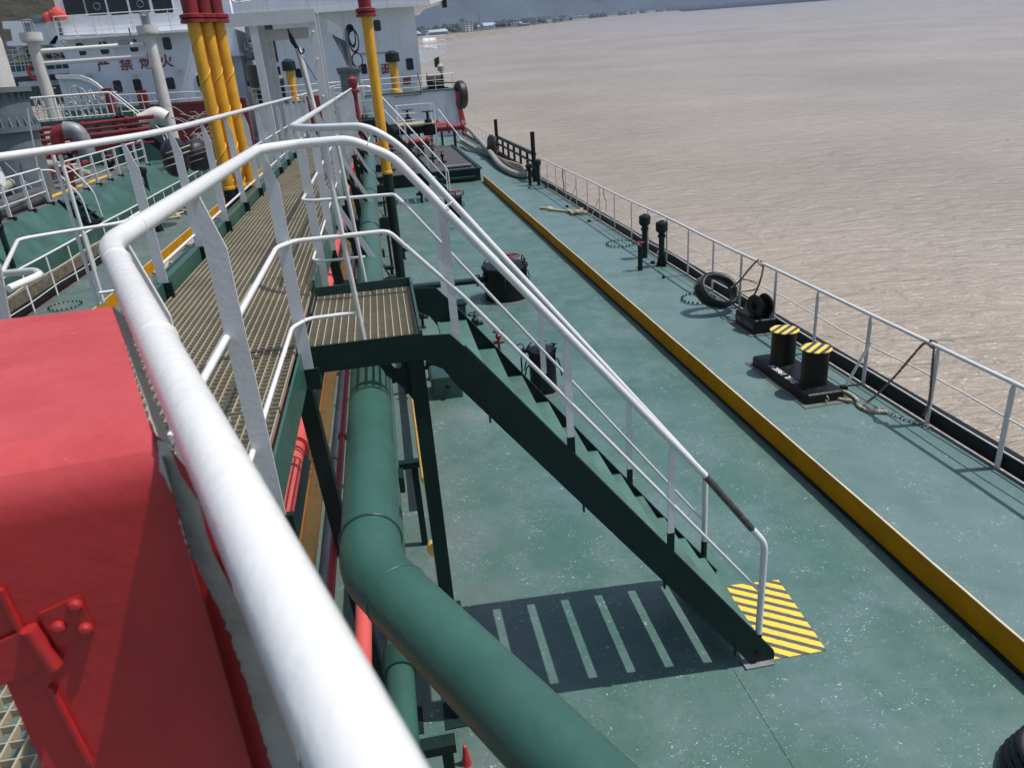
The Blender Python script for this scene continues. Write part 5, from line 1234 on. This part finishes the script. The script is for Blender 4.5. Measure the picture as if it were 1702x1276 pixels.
# crowd of machinery as individual pipes on the trunk: red lines running athwart and fore-aft
random.seed(31)
for k, (x0_, y, z, x1_, r, lab) in enumerate(((-17, 38.5, 3.0, -9.9, .09, "topmost long red pipe crossing the neighbour's deck below the white railing"), (-17, 37.6, 2.78, -9.9, .06, "thin red pipe just under the topmost one on the neighbour's deck"), (-17, 37, 2.55, -9.8, .10, "second thick red pipe from the top crossing the neighbour's deck"), (-17, 36.2, 2.35, -10.4, .06, "thin red pipe between the two lower thick ones"), (-17, 35.5, 2.1, -10.6, .10, "third thick red pipe, left of the grey insulated elbow"), (-12.3, 34, 2.3, -9.6, .08, "slim dark red pipe right of the stair on the neighbour's deck"), (-17, 34.4, 2.0, -12.0, .07, "red pipe low behind the grey column"), (-17, 33.5, 1.8, -12.5, .10, "lowest red pipe behind the grey column"), (-14, 36.8, 2.0, -9.7, .05, "thin green-black line"[:0]+"thinnest red line ending by the lagged cream pipe"))):
    g = MB(); g.tube([(x0_, y, z), (x1_, y, z+.25)], r, 14)
    for q_ in range(3): g.lathe(V((x0_, y, z)).lerp(V((x1_, y, z+.25)), .3+.27*q_), [(r, -.05), (r*1.6, -.05), (r*1.6, .05), (r, .05)], 14, (1, 0, .04))
    tag(g.build("red_pipe", REDP), lab, "pipe", "red pipes across the neighbouring deck")
random.seed(12); vx = sorted(random.uniform(-14, -10) for _ in range(16))
for k in range(16):
    y = random.uniform(27, 34); x = vx[k]
    h_ = random.uniform(.5, 1.1)
    ob = valve(x, y, h_, ORD[k]+" valve from the left in the crowd of fittings on the neighbour's deck", random.uniform(2, 3), random.choice([REDP, REDP, BLACK, GREYDK]), random.choice([REDP, BLACK, WHITEW]))
    ob.location.z = 1.45; ob['group'] = "valves on the neighbouring deck"
t = thing("insulated_elbow", "fat grey insulated pipe elbow with red end on the neighbour's deck", "pipe", PY(115, 215, 33))
c_ = PY(112, 222, 33)
MB().tube([c_+V((-.45, 0, -.6)), c_+V((-.4, 0, .05)), c_+V((.0, 0, .15))], .24, 20, .3).build("red_end", REDP, t)
MB().tube([c_+V((-.05, 0, .15)), c_+V((.35, 0, .10)), c_+V((.5, 0, -.3)), c_+V((.52, 0, -.8))], .30, 20, .4).build("lagging", STEEL, t)
t = thing("lagged_pipe", "thick cream lagged pipe beside the right mast of the neighbouring ship", "pipe", PY(250, 195, 40))
MB().tube([PY(236, 203, 40), PY(262, 190, 40), PY(275, 198, 40)], .38, 18, .3).build("lagging", CREAM, t)

# grey crane column at the left edge
YK = 27
cK = PY(14, 250, YK); zf = PY(30, 213, YK).z; zt3 = PY(20, 148, YK).z
t = thing("crane_column", "big blue-grey flanged column cut off by the picture's left edge", "column", (cK.x, YK, 1.45), )
g = MB(); g.lathe((cK.x, YK, 0), [(.95, 1.45), (.95, zf-.1), (1.08, zf-.1), (1.08, zf+.06), (.98, zf+.06), (.98, zt3-.1), (1.12, zt3-.1), (1.12, zt3+.05), (0, zt3+.05)], 40); 
for k in range(28):
    a = 2*math.pi*k/28; d = V((math.cos(a), math.sin(a), 0)); c_ = V((cK.x, YK, 0)); s_ = d.cross(V((0, 0, 1)))*.02
    for z0_, sg_ in ((zf+.06, 1), (zt3-.1, -1)):
        g.add([c_+d*.97+V((0, 0, z0_))+s_, c_+d*1.07+V((0, 0, z0_))+s_, c_+d*.97+V((0, 0, z0_+sg_*.3))+s_, c_+d*.97+V((0, 0, z0_))-s_, c_+d*1.07+V((0, 0, z0_))-s_, c_+d*.97+V((0, 0, z0_+sg_*.3))-s_], [(0, 1, 2), (5, 4, 3), (1, 4, 5, 2)])
g.build("shaft", CRANE, t)
g = MB(); g.beam((cK.x+.3, YK-1.2, 1.5), (cK.x+.0, YK-1.0, 2.6), .05, .05); g.beam((cK.x+1.0, YK-1.2, 1.5), (cK.x+.2, YK-1.0, 2.6), .05, .05); g.build("brace", STEEL, t)
g = MB(); g.beam(PY(45, 180, YK-.9), PY(66, 300, YK-.9), .035, .035); g.build("side_rod", WHITEW, t)

# portal mast pair
YM = 42
pm = thing("portal_mast", "cream twin mast with round caps and a double crossbar before the red characters", "mast", (-13, YM, 1.45))
for (tx, ty, bx, by, r) in ((52, 62, 80, 165, .30), (245, 50, 284, 205, .30)):
    tp = PY(tx, ty, YM); 
    g = MB(); g.lathe((tp.x, YM, 0), [(r, 0.6), (r*.9, tp.z-1.6), (r*.86, tp.z-.2)], 28); g.build("mast_tube", CREAM, pm)
    g = MB(); g.lathe((tp.x, YM, tp.z-.2), [(r*.85, -.05), (r*1.55, .0), (r*1.6, .08), (r*1.6, .38), (0, .42)], 28); g.build("mast_cap", CREAM, pm)
    g = MB()
    for a in (0, 90, 180, 270): g.tube([(tp.x+.2*math.cos(R(a+45)), YM+.2*math.sin(R(a+45)), tp.z+.2), (tp.x+.2*math.cos(R(a+45)), YM+.2*math.sin(R(a+45)), tp.z+.72)], .025, 6)
    g.torus((tp.x, YM, tp.z+.72), .22, .025, (0, 0, 1), 16, 6); g.cyl((tp.x, YM, tp.z+.2), (tp.x, YM, tp.z+.6), .14, 10); g.build("lamp_cage", STEEL, pm)
x0_, x1_ = PY(62, 85, YM).x, PY(240, 75, YM).x
za, zb_ = PY(150, 80, YM).z, PY(150, 100, YM).z
for z in (za, zb_): MB().tube([(x0_, YM, z), (x1_, YM, z)], .11, 14).build("crossbar", WHITE, pm)
for px in (130, 187): x = PY(px, 90, YM).x; MB().tube([(x, YM, za), (x, YM, zb_)], .06, 8).build("web", WHITE, pm)
g = MB(); x = PY(208, 72, YM).x; g.box((x-.25, YM-.12, za+.02), (x+.25, YM+.12, za+.25)); g.box((x+.3, YM-.03, za), (x+.36, YM+.03, za+.75)); g.build("floodlight_base", STEEL, pm)
g = MB(); g.tube([PY(252, 110, YM-.6), PY(272, 205, YM-.6)], .022, 6); g.build("cable", ROPED, pm)

# neighbour superstructure
YS = 50.0
ns = thing("neighbour_superstructure", "pale blue white bridge house of the neighbouring tanker with red characters", "superstructure", (-13, YS, .6))
def SP(px, py): return PY(px, py, YS)
xR_ = -8.85; xL_ = SP(118, 100).x; zB = SP(300, 172).z; zBr = SP(200, 57).z
g = MB(); g.poly([SP(92, 60), SP(340, 50), V((xR_, YS, zBr)), V((xR_, YS, zB)), V((xL_-1.2, YS, zB)), V((xL_-.2, YS, SP(118, 118).z)), V((xL_-.3, YS, SP(110, 85).z)), V((xL_-.9, YS, SP(92, 72).z))][::-1], (0, 6, 0)); g.build("front_wall", HOUSE, ns)
zW0, zW1 = SP(200, 28).z, SP(200, -30).z
g = MB(); g.poly([SP(106, 62), SP(332, 51), SP(318, -45), SP(80, -32)], (0, 5, 0)); g.build("wheelhouse_wall", HOUSE, ns)
for px, py in ((124, 13), (160, 13), (196, 12), (232, 9), (270, 9), (84, 16)):
    if px > 100: 
        w = ship_window(ns, YS, px, py-1, 1.05, .86, rnd=.1)
        if px in (160, 232):
            g = MB(); g.torus(PY(px+1, py-2, YS-.09), .17, .018, (0, 1, 0), 20, 6); g.build("clear_view_ring", STEEL, w)
# projecting bridge-front deck with open rails
zD = SP(100, 62).z
YD = YS-1.0
a_, b_ = PY(97, 62, YD), PY(316, 50, YD); zD = (a_.z+b_.z)/2
g = MB(); g.box((a_.x, YD, zD-.12), (b_.x, YS, zD)); g.build("bridge_front_deck", HOUSE, ns)
rl = thing("bridge_front_railing", "white balcony railing under the wheelhouse windows of the neighbouring ship", "railing", (a_.x, YD, zD))
for dz in (1.05, .78, .52, .26): MB().tube([(a_.x, YD+.05, zD+dz), (b_.x, YD+.05, zD+dz)], .028 if dz > 1 else .016, 6).build("rail", WHITE, rl)
for k in range(8):
    x = a_.x+(b_.x-a_.x)*k/7; MB().tube([(x, YD+.05, zD-.02), (x, YD+.05, zD+1.05)], .026, 6).build("post", WHITE, rl)
    MB().beam((x, YD+.02, zD-.1), (x, YS-.02, zD-.5), .05, .05).build("knee", HOUSE, ns)
# left wing
g = MB(); g.poly([SP(3, 36), SP(95, 33), SP(98, 60), SP(92, 74), SP(12, 77), SP(10, 70), SP(21, 68), SP(17, 48), SP(5, 48)][::-1], (0, 3, 0)); g.build("bridge_wing", HOUSE, ns)
# windows in two rows
for px, py in ((135, 82), (173, 80), (222, 76), (278, 73)): ship_window(ns, YS, px, py, .46, .66)
for px, py in ((196, 144), (229, 142), (284, 139), (334, 135)): ship_window(ns, YS, px, py, .46, .66)
# characters
TEXTS = ((171.5, 106.5, "严"), (209, 105, "禁"), (242, 102.5, "烟"), (276, 100, "火"))
for px, py, ch in TEXTS:
    c_ = PY(px, py, YS-.03); text(ch, "painted_character", TEXTR, ns, (c_.x, YS-.03, c_.z-.10), .74, (R(90), 0, 0), .006)
for px, py in ((149, 125), (224, 125), (299, 117)):
    g = MB(); c_ = PY(px, py, YS-.2); g.cyl(c_, c_+V((0, -.25, -.05)), .12, 10); g.box((c_.x-.05, c_.y, c_.z-.02), (c_.x+.05, YS, c_.z+.04)); g.build("wall_lamp", WHITEW, ns)
g = MB(); g.box((-13.5, 61, .6), (-8.9, 66, 10.5)); g.build("aft_casing", HOUSE2, ns)
g = MB(); g.box((-13.6, 59.5, 6.2), (-8.7, 66.2, 6.45)); g.build("aft_casing_deck", HOUSE, ns)
# curved white sheer plate
g = MB(); arc = [PY(px, py, YS-1.2) for px, py in ((95, 128), (115, 127.5), (135, 129), (150, 134), (163, 142), (174, 152), (184, 163))]
low = [V((p.x, p.y, SP(100, 172).z)) for p in arc]
g.poly(arc+low[::-1], (0, .05, 0)); g.build("sheer_plate", HOUSE2, ns)
g = MB()
for i in range(len(arc)-1): g.hexa([arc[i]+V((0, -.25, -.12)), arc[i+1]+V((0, -.25, -.12)), arc[i+1]+V((0, .05, -.12)), arc[i]+V((0, .05, -.12)), arc[i]+V((0, -.25, .12)), arc[i+1]+V((0, -.25, .12)), arc[i+1]+V((0, .05, .12)), arc[i]+V((0, .05, .12))])
g.build("sheer_rim", WHITE, ns)
# stack of open decks on the left with gear
for k, (px0, px1, py, lab) in enumerate(((-30, 118, 124, ""), (30, 70, 137, ""))):
    p0, p1 = PY(px0, py, YS+.6), PY(px1, py, YS+.6); g = MB(); g.box((p0.x, YS+.6, p0.z-.25), (p1.x, YS+5, p0.z)); g.build("open_deck", HOUSE2, ns)
g = MB(); p0, p1 = PY(15, 108, YS+1.5), PY(118, 124, YS+1.5); g.box((p0.x, YS+1.5, p1.z), (p1.x, YS+1.6, PY(60, 103, YS+1.5).z)); g.build("green_bulwark", NDECK, ns)
g = MB(); p0, p1 = PY(-40, 70, YS+4.5), PY(118, 172, YS+4.5); g.box((p0.x, YS+4.5, p1.z), (p1.x, YS+4.7, p0.z)); g.build("shaded_wall", GREYDK, ns)
rl = thing("open_deck_railing", "pale railings and ladders on the open decks left of the neighbouring bridge house", "railing", PY(50, 110, YS))
for py in (84, 92, 104, 110): a_, b_ = PY(12, py, YS+.7), PY(112, py-3, YS+.7); MB().tube([a_, V((b_.x, a_.y, a_.z))], .025, 6).build("rail", WHITE, rl)
for px in (20, 30, 36, 42, 52, 86, 98, 110): MB().tube([PY(px, 82, YS+.7), PY(px+8, 124, YS+.7)], .025, 6).build("post", WHITE, rl)
random.seed(77)
t = thing("deck_gear", "jumble of pale and rusty gear stowed on the open deck behind the left mast", "machinery", PY(60, 95, YS+2))
for k in range(22):
    px, py = random.uniform(15, 112), random.uniform(80, 104); p = PY(px, py, YS+1+random.random()*2); g = MB()
    if k % 3 == 0: g.torus(p, random.uniform(.15, .3), .05, (random.random()-.5, 1, random.random()-.5), 14, 6)
    elif k % 3 == 1: g.tube([p, p+V((random.uniform(-.8, .8), .1, random.uniform(-.2, .3))), p+V((random.uniform(-1, 1), .2, random.uniform(-.4, .1)))], .05, 6, .1)
    else: g.rbox((p.x-.25, p.y, p.z-.3), (p.x+.25, p.y+.3, p.z+.2), .05)
    g.build("gear_piece", random.choice([WHITEW, BLACK, REDP, CLUT, STEEL, WHITE, YLINE]), t)
p = PY(57, 120, YS+.3); g = MB(); g.torus(p, .34, .085, (.3, 1, 0), 26, 8); tag(g.build("lifebuoy", TARP), "red and white lifebuoy hanging on the railing beside the left mast", "lifebuoy")
for k, (px, py, lab) in enumerate(((93, 22, "red tarpaulin bundle tied on top of the neighbouring bridge wing"), (80, 25, "smaller red tarpaulin bundle left of the larger one on the bridge wing"))):
    p = PY(px, py, YS-.2); g = MB(); r = .5-.12*k
    for i in range(9):
        for j in range(5):
            a, e = 2*math.pi*i/9, math.pi/2*j/4; q = 1+.22*mn.noise(V((i*1.3+k*9, j*1.7, 2)))
            g.v.append(p+V((r*math.cos(a)*math.cos(e)*q, .5*r*math.sin(a)*math.cos(e)*q, -.3+r*1.15*math.sin(e)*q)))
    for i in range(9):
        for j in range(4): g.f.append([i*5+j, ((i+1) % 9)*5+j, ((i+1) % 9)*5+j+1, i*5+j+1]); g.sm.append(True)
    tag(g.build("tarp_bundle", TARP), lab, "tarpaulin")
g = MB(); p = PY(65, 32, YS-.1); g.box((p.x-.33, YS-.2, p.z-.2), (p.x+.33, YS+.05, p.z+.2)); 
for k in range(4): g.box((p.x-.28+.15*k, YS-.23, p.z-.13), (p.x-.18+.15*k, YS-.205, p.z+.13))
tag(g.build("floodlight", STEEL), "rectangular floodlight standing on the neighbouring bridge wing", "lamp")
# grey column (funnel vent) at far left edge
g = MB(); p = PY(0, 120, YM-4); g.lathe((p.x-.5, YM-4, .6), [(.9, 0), (.9, p.z+.6), (.7, p.z+1.6)], 24); tag(g.build("pale_funnel", CREAM), "pale vent trunk cut by the left edge above the grey column", "vent")

# red bulwark and white fence in front of the neighbour's house
g = MB(); a_, b_ = PY(262, 178, 46), PY(400, 172, 46); g.box((a_.x, 46, .6), (b_.x+.3, 46.3, a_.z)); g.box((a_.x-.1, 45.9, a_.z), (b_.x+.3, 46.4, a_.z+.12)); tag(g.build("red_bulwark", HULLR), "dark red bulwark wall below the neighbouring bridge house", "bulwark")
rp_ = thing("neighbour_walkway", "raised white railed walkway crossing the neighbour's deck in front of the red characters", "walkway", PY(110, 180, 40))
YW = 40
a_, b_ = PY(38, 213, YW), PY(190, 187, YW); c2 = PY(150, 195, YW)
zw_ = PY(110, 200, YW).z
g = MB(); g.box((a_.x, YW, zw_-.2), (b_.x, YW+1.2, zw_)); g.build("deck", NDECK, rp_)
for dz, r in ((1.05, .05), (.55, .025), (.1, .03)): MB().tube([(a_.x, YW, zw_+dz), (b_.x, YW, zw_+dz)], r, 8).build("rail", WHITE, rp_)
for k in range(16): x = a_.x+(b_.x-a_.x)*k/15; MB().box((x-.03, YW-.02, zw_), (x+.03, YW+.02, zw_+1.05)).build("post", WHITE, rp_)
for dz, r in ((1.05, .03), (.55, .02)): MB().tube([(a_.x, YW+1.2, zw_+dz), (b_.x, YW+1.2, zw_+dz)], r, 6).build("rail", WHITE, rp_)
g = MB(); xs_ = b_.x
for y in (YW, YW+.6): g.tube([(xs_, y, zw_+1.05), (xs_+1.9, y, 2.35), (xs_+1.95, y, 1.7)], .035, 8, .1)
g.build("stair_handrail", WHITE, rp_)
g = MB(); g.beam((xs_, YW, zw_), (xs_+1.9, YW, 1.5), .1, .2); g.beam((xs_, YW+.6, zw_), (xs_+1.9, YW+.6, 1.5), .1, .2)
for k in range(7): g.box((xs_+.2+.25*k, YW, zw_-.25-.19*k), (xs_+.45+.25*k, YW+.6, zw_-.22-.19*k))
g.build("stair", BLACK, rp_)
for x in (a_.x+.5, c2.x, b_.x-.3): MB().box((x-.08, YW+.5, 1.45), (x+.08, YW+.7, zw_-.2)).build("leg", GREEN, rp_)
rl = thing("neighbour_fence", "thin white railing before the bridge house right of the stair, with red hose box behind", "railing", PY(230, 170, 47))
za1 = PY(240, 157, 47).z
for dz in (0, -.4, -.8): MB().tube([PY(195, 158, 47)*1.0+V((0, 0, 0)), PY(345, 152, 47)] if dz == 0 else [V((PY(195, 158, 47).x, 47, za1+dz)), V((PY(345, 152, 47).x, 47, za1+dz))], .03, 6).build("rail", WHITE, rl)
for k in range(8): x = PY(195+20*k, 158, 47).x; MB().tube([(x, 47, za1-1.1), (x, 47, za1)], .025, 6).build("post", WHITE, rl)
g = MB(); p = PY(237, 166, 48); g.box((p.x-.25, 48, p.z-.5), (p.x+.25, 48.3, p.z+.5)); tag(g.build("fire_box", REDP), "bright red box behind the thin fence in front of the neighbour's house", "box")
g = MB(); p = PY(181, 168, 44); g.box((p.x-.22, 44, p.z-.6), (p.x+.22, 44.3, p.z+.6)); tag(g.build("fire_box", REDP), "dark red box at the stair head of the neighbour's raised walkway", "box")
g = MB(); a_, b_ = PY(200, 178, 48.5), PY(345, 170, 48.5); g.box((PY(100, 178, 48.5).x, 48.5, .6), (b_.x, 48.7, a_.z)); tag(g.build("green_wall", NDECK), "green lower wall under the thin fence of the neighbouring ship", "wall")
# cage-like white fittings along the middle of the neighbour deck
random.seed(4)
t = thing("net_pile", "pale tangle of netting and ropes piled behind the neighbour's walkway rails", "net", PY(130, 170, 43))
for k in range(40):
    p = PY(random.uniform(60, 172), random.uniform(160, 195), 42+random.random()*2); g = MB()
    q = p+V((random.uniform(-.5, .5), random.uniform(-.3, .3), random.uniform(-.3, .6))); g.tube([p, (p+q)/2+V((0, 0, .2)), q], .04, 5)
    g.build("cord", CLUT, t)
t = thing("rope_netting", "tangled pale scaffolding of cords and rods beyond the black fender", "net", PY(320, 225, 38))
for k in range(40):
    p = PY(random.uniform(305, 350), random.uniform(190, 245), 37+random.random()*3); g = MB()
    q = p+V((random.uniform(-.9, .9), random.uniform(-.3, .3), random.uniform(-.5, .5))); g.tube([p, (p+q)/2+V((0, 0, .1)), q], .018, 5)
    g.build("cord", CLUT, t)

# black floating fenders between the ships
for k, (px, py, Y, rx, rz, lab) in enumerate(((292, 262, 27.5, .42, .60, "big black rubber fender slung between the ships, nearer one with pale lashings"), (328, 258, 31, .48, .55, "second black rubber fender just behind the nearer one"))):
    p = PY(px, py, Y); t = thing("yokohama_fender" if False else "ship_fender", lab, "fender", p, "black fenders between the ships")
    g = MB(); nx_, ny_ = 22, 12
    for i in range(nx_):
        for j in range(ny_+1):
            a, e = 2*math.pi*i/nx_, -math.pi/2+math.pi*j/ny_; q = 1+.10*mn.noise(V((math.cos(a)*1.5+k, math.sin(a)*1.5, e*1.5)))
            g.v.append(p+V((rx*math.cos(a)*math.cos(e)**.6*q if abs(math.cos(e)) > 1e-6 else 0, rx*1.4*math.sin(a)*max(0, math.cos(e))**.6*q, rz*math.sin(e)*q)))
    for i in range(nx_):
        for j in range(ny_): g.f.append([i*(ny_+1)+j, ((i+1) % nx_)*(ny_+1)+j, ((i+1) % nx_)*(ny_+1)+j+1, i*(ny_+1)+j+1]); g.sm.append(True)
    g.build("fender_body", RUBBER, t)
    g = MB()
    for d in (-.3, .1, .4): g.tube([p+V((rx*1.03*math.cos(a)+d*.2, rx*1.46*math.sin(a), d*rz+.1*math.cos(a))) for a in [2*math.pi*i/24 for i in range(24)]], .022, 5, closed=True)
    g.build("lashing", ROPE if k == 0 else ROPED, t)

# things left of the catwalk on the own deck
t = thing("fuel_hose", "grey hose lying in a half loop on the deck left of the catwalk", "hose", (-4, 27, 0)); COL.objects.unlink(t); bpy.data.objects.remove(t)
o = rope_obj([PZ(348, 355, .06), PZ(352, 362, .06), PZ(375, 350, .06), PZ(380, 335, .06)], .06, "dark hose lying in a half loop on the deck left of the catwalk", HOSED, False, None, "deck_hose"); o['category'] = 'hose'
random.seed(41)
for k in range(5):
    p = PZ([240, 262, 300, 345, 300][k], [520, 480, 442, 368, 355][k], .05); g = MB()
    pts = [p+V((random.uniform(-.5, .5), random.uniform(-1, 1), random.uniform(0, .1))) for _ in range(7)]
    rope_obj(pts, .05, ["rumpled pale rope on the left deck just above the red locker", "second rumpled rope on the left deck by the yellow coaming", "dirty rope heap left of the catwalk near its side plate", "pale rope pile beyond the hose loop on the left deck", "thin rope pile near the left coaming's far part"][k], ROPE if k % 2 == 0 else ROPED)
t = thing("deck_platform", "low wooden planked platform with a small pipe stub left of the catwalk", "platform", PZ(365, 400, 0))
p = PZ(365, 395, 0); g = MB()
for k in range(7): g.box((p.x-.7, p.y-1.6+.46*k, .12), (p.x+.9, p.y-1.6+.46*k+.42, .18))
g.build("planks", flat("weathered_planks", (0.32, 0.28, 0.22), .8), t)
g = MB(); g.box((p.x-.6, p.y-1.5, 0), (p.x-.5, p.y+1.5, .12)); g.box((p.x+.7, p.y-1.5, 0), (p.x+.8, p.y+1.5, .12)); g.build("runner", BLACK, t)
MB().cyl((p.x-.2, p.y, .18), (p.x+.1, p.y+.3, .45), .10, 12).build("pipe_stub", CREAM, t)
g = MB(); p = PZ(395, 330, 0); g.rbox((-3.2, 11.4, 0), (-1.95, 13.1, 1.7), .05); tag(g.build("dark_casing", BLACKG), "black green casing at the foot of the three yellow vent pipes", "casing")

# ================================================================== haze over everything
mhz, nt, b = new_mat("thin_haze"); nt.nodes.remove(b)
pv = N(nt, "ShaderNodeVolumePrincipled"); pv.inputs["Color"].default_value = (0.50, 0.66, 1.0, 1); pv.inputs["Density"].default_value = 0.00026; pv.inputs["Anisotropy"].default_value = 0.0
nt.links.new(pv.outputs[0], nt.nodes["Material Output"].inputs["Volume"])
g = MB(); g.box((-10500, -1500, -120), (10500, 15500, 1400)); o = g.build("haze", mhz, None, (0, 0, 0)); o['kind'] = 'stuff'
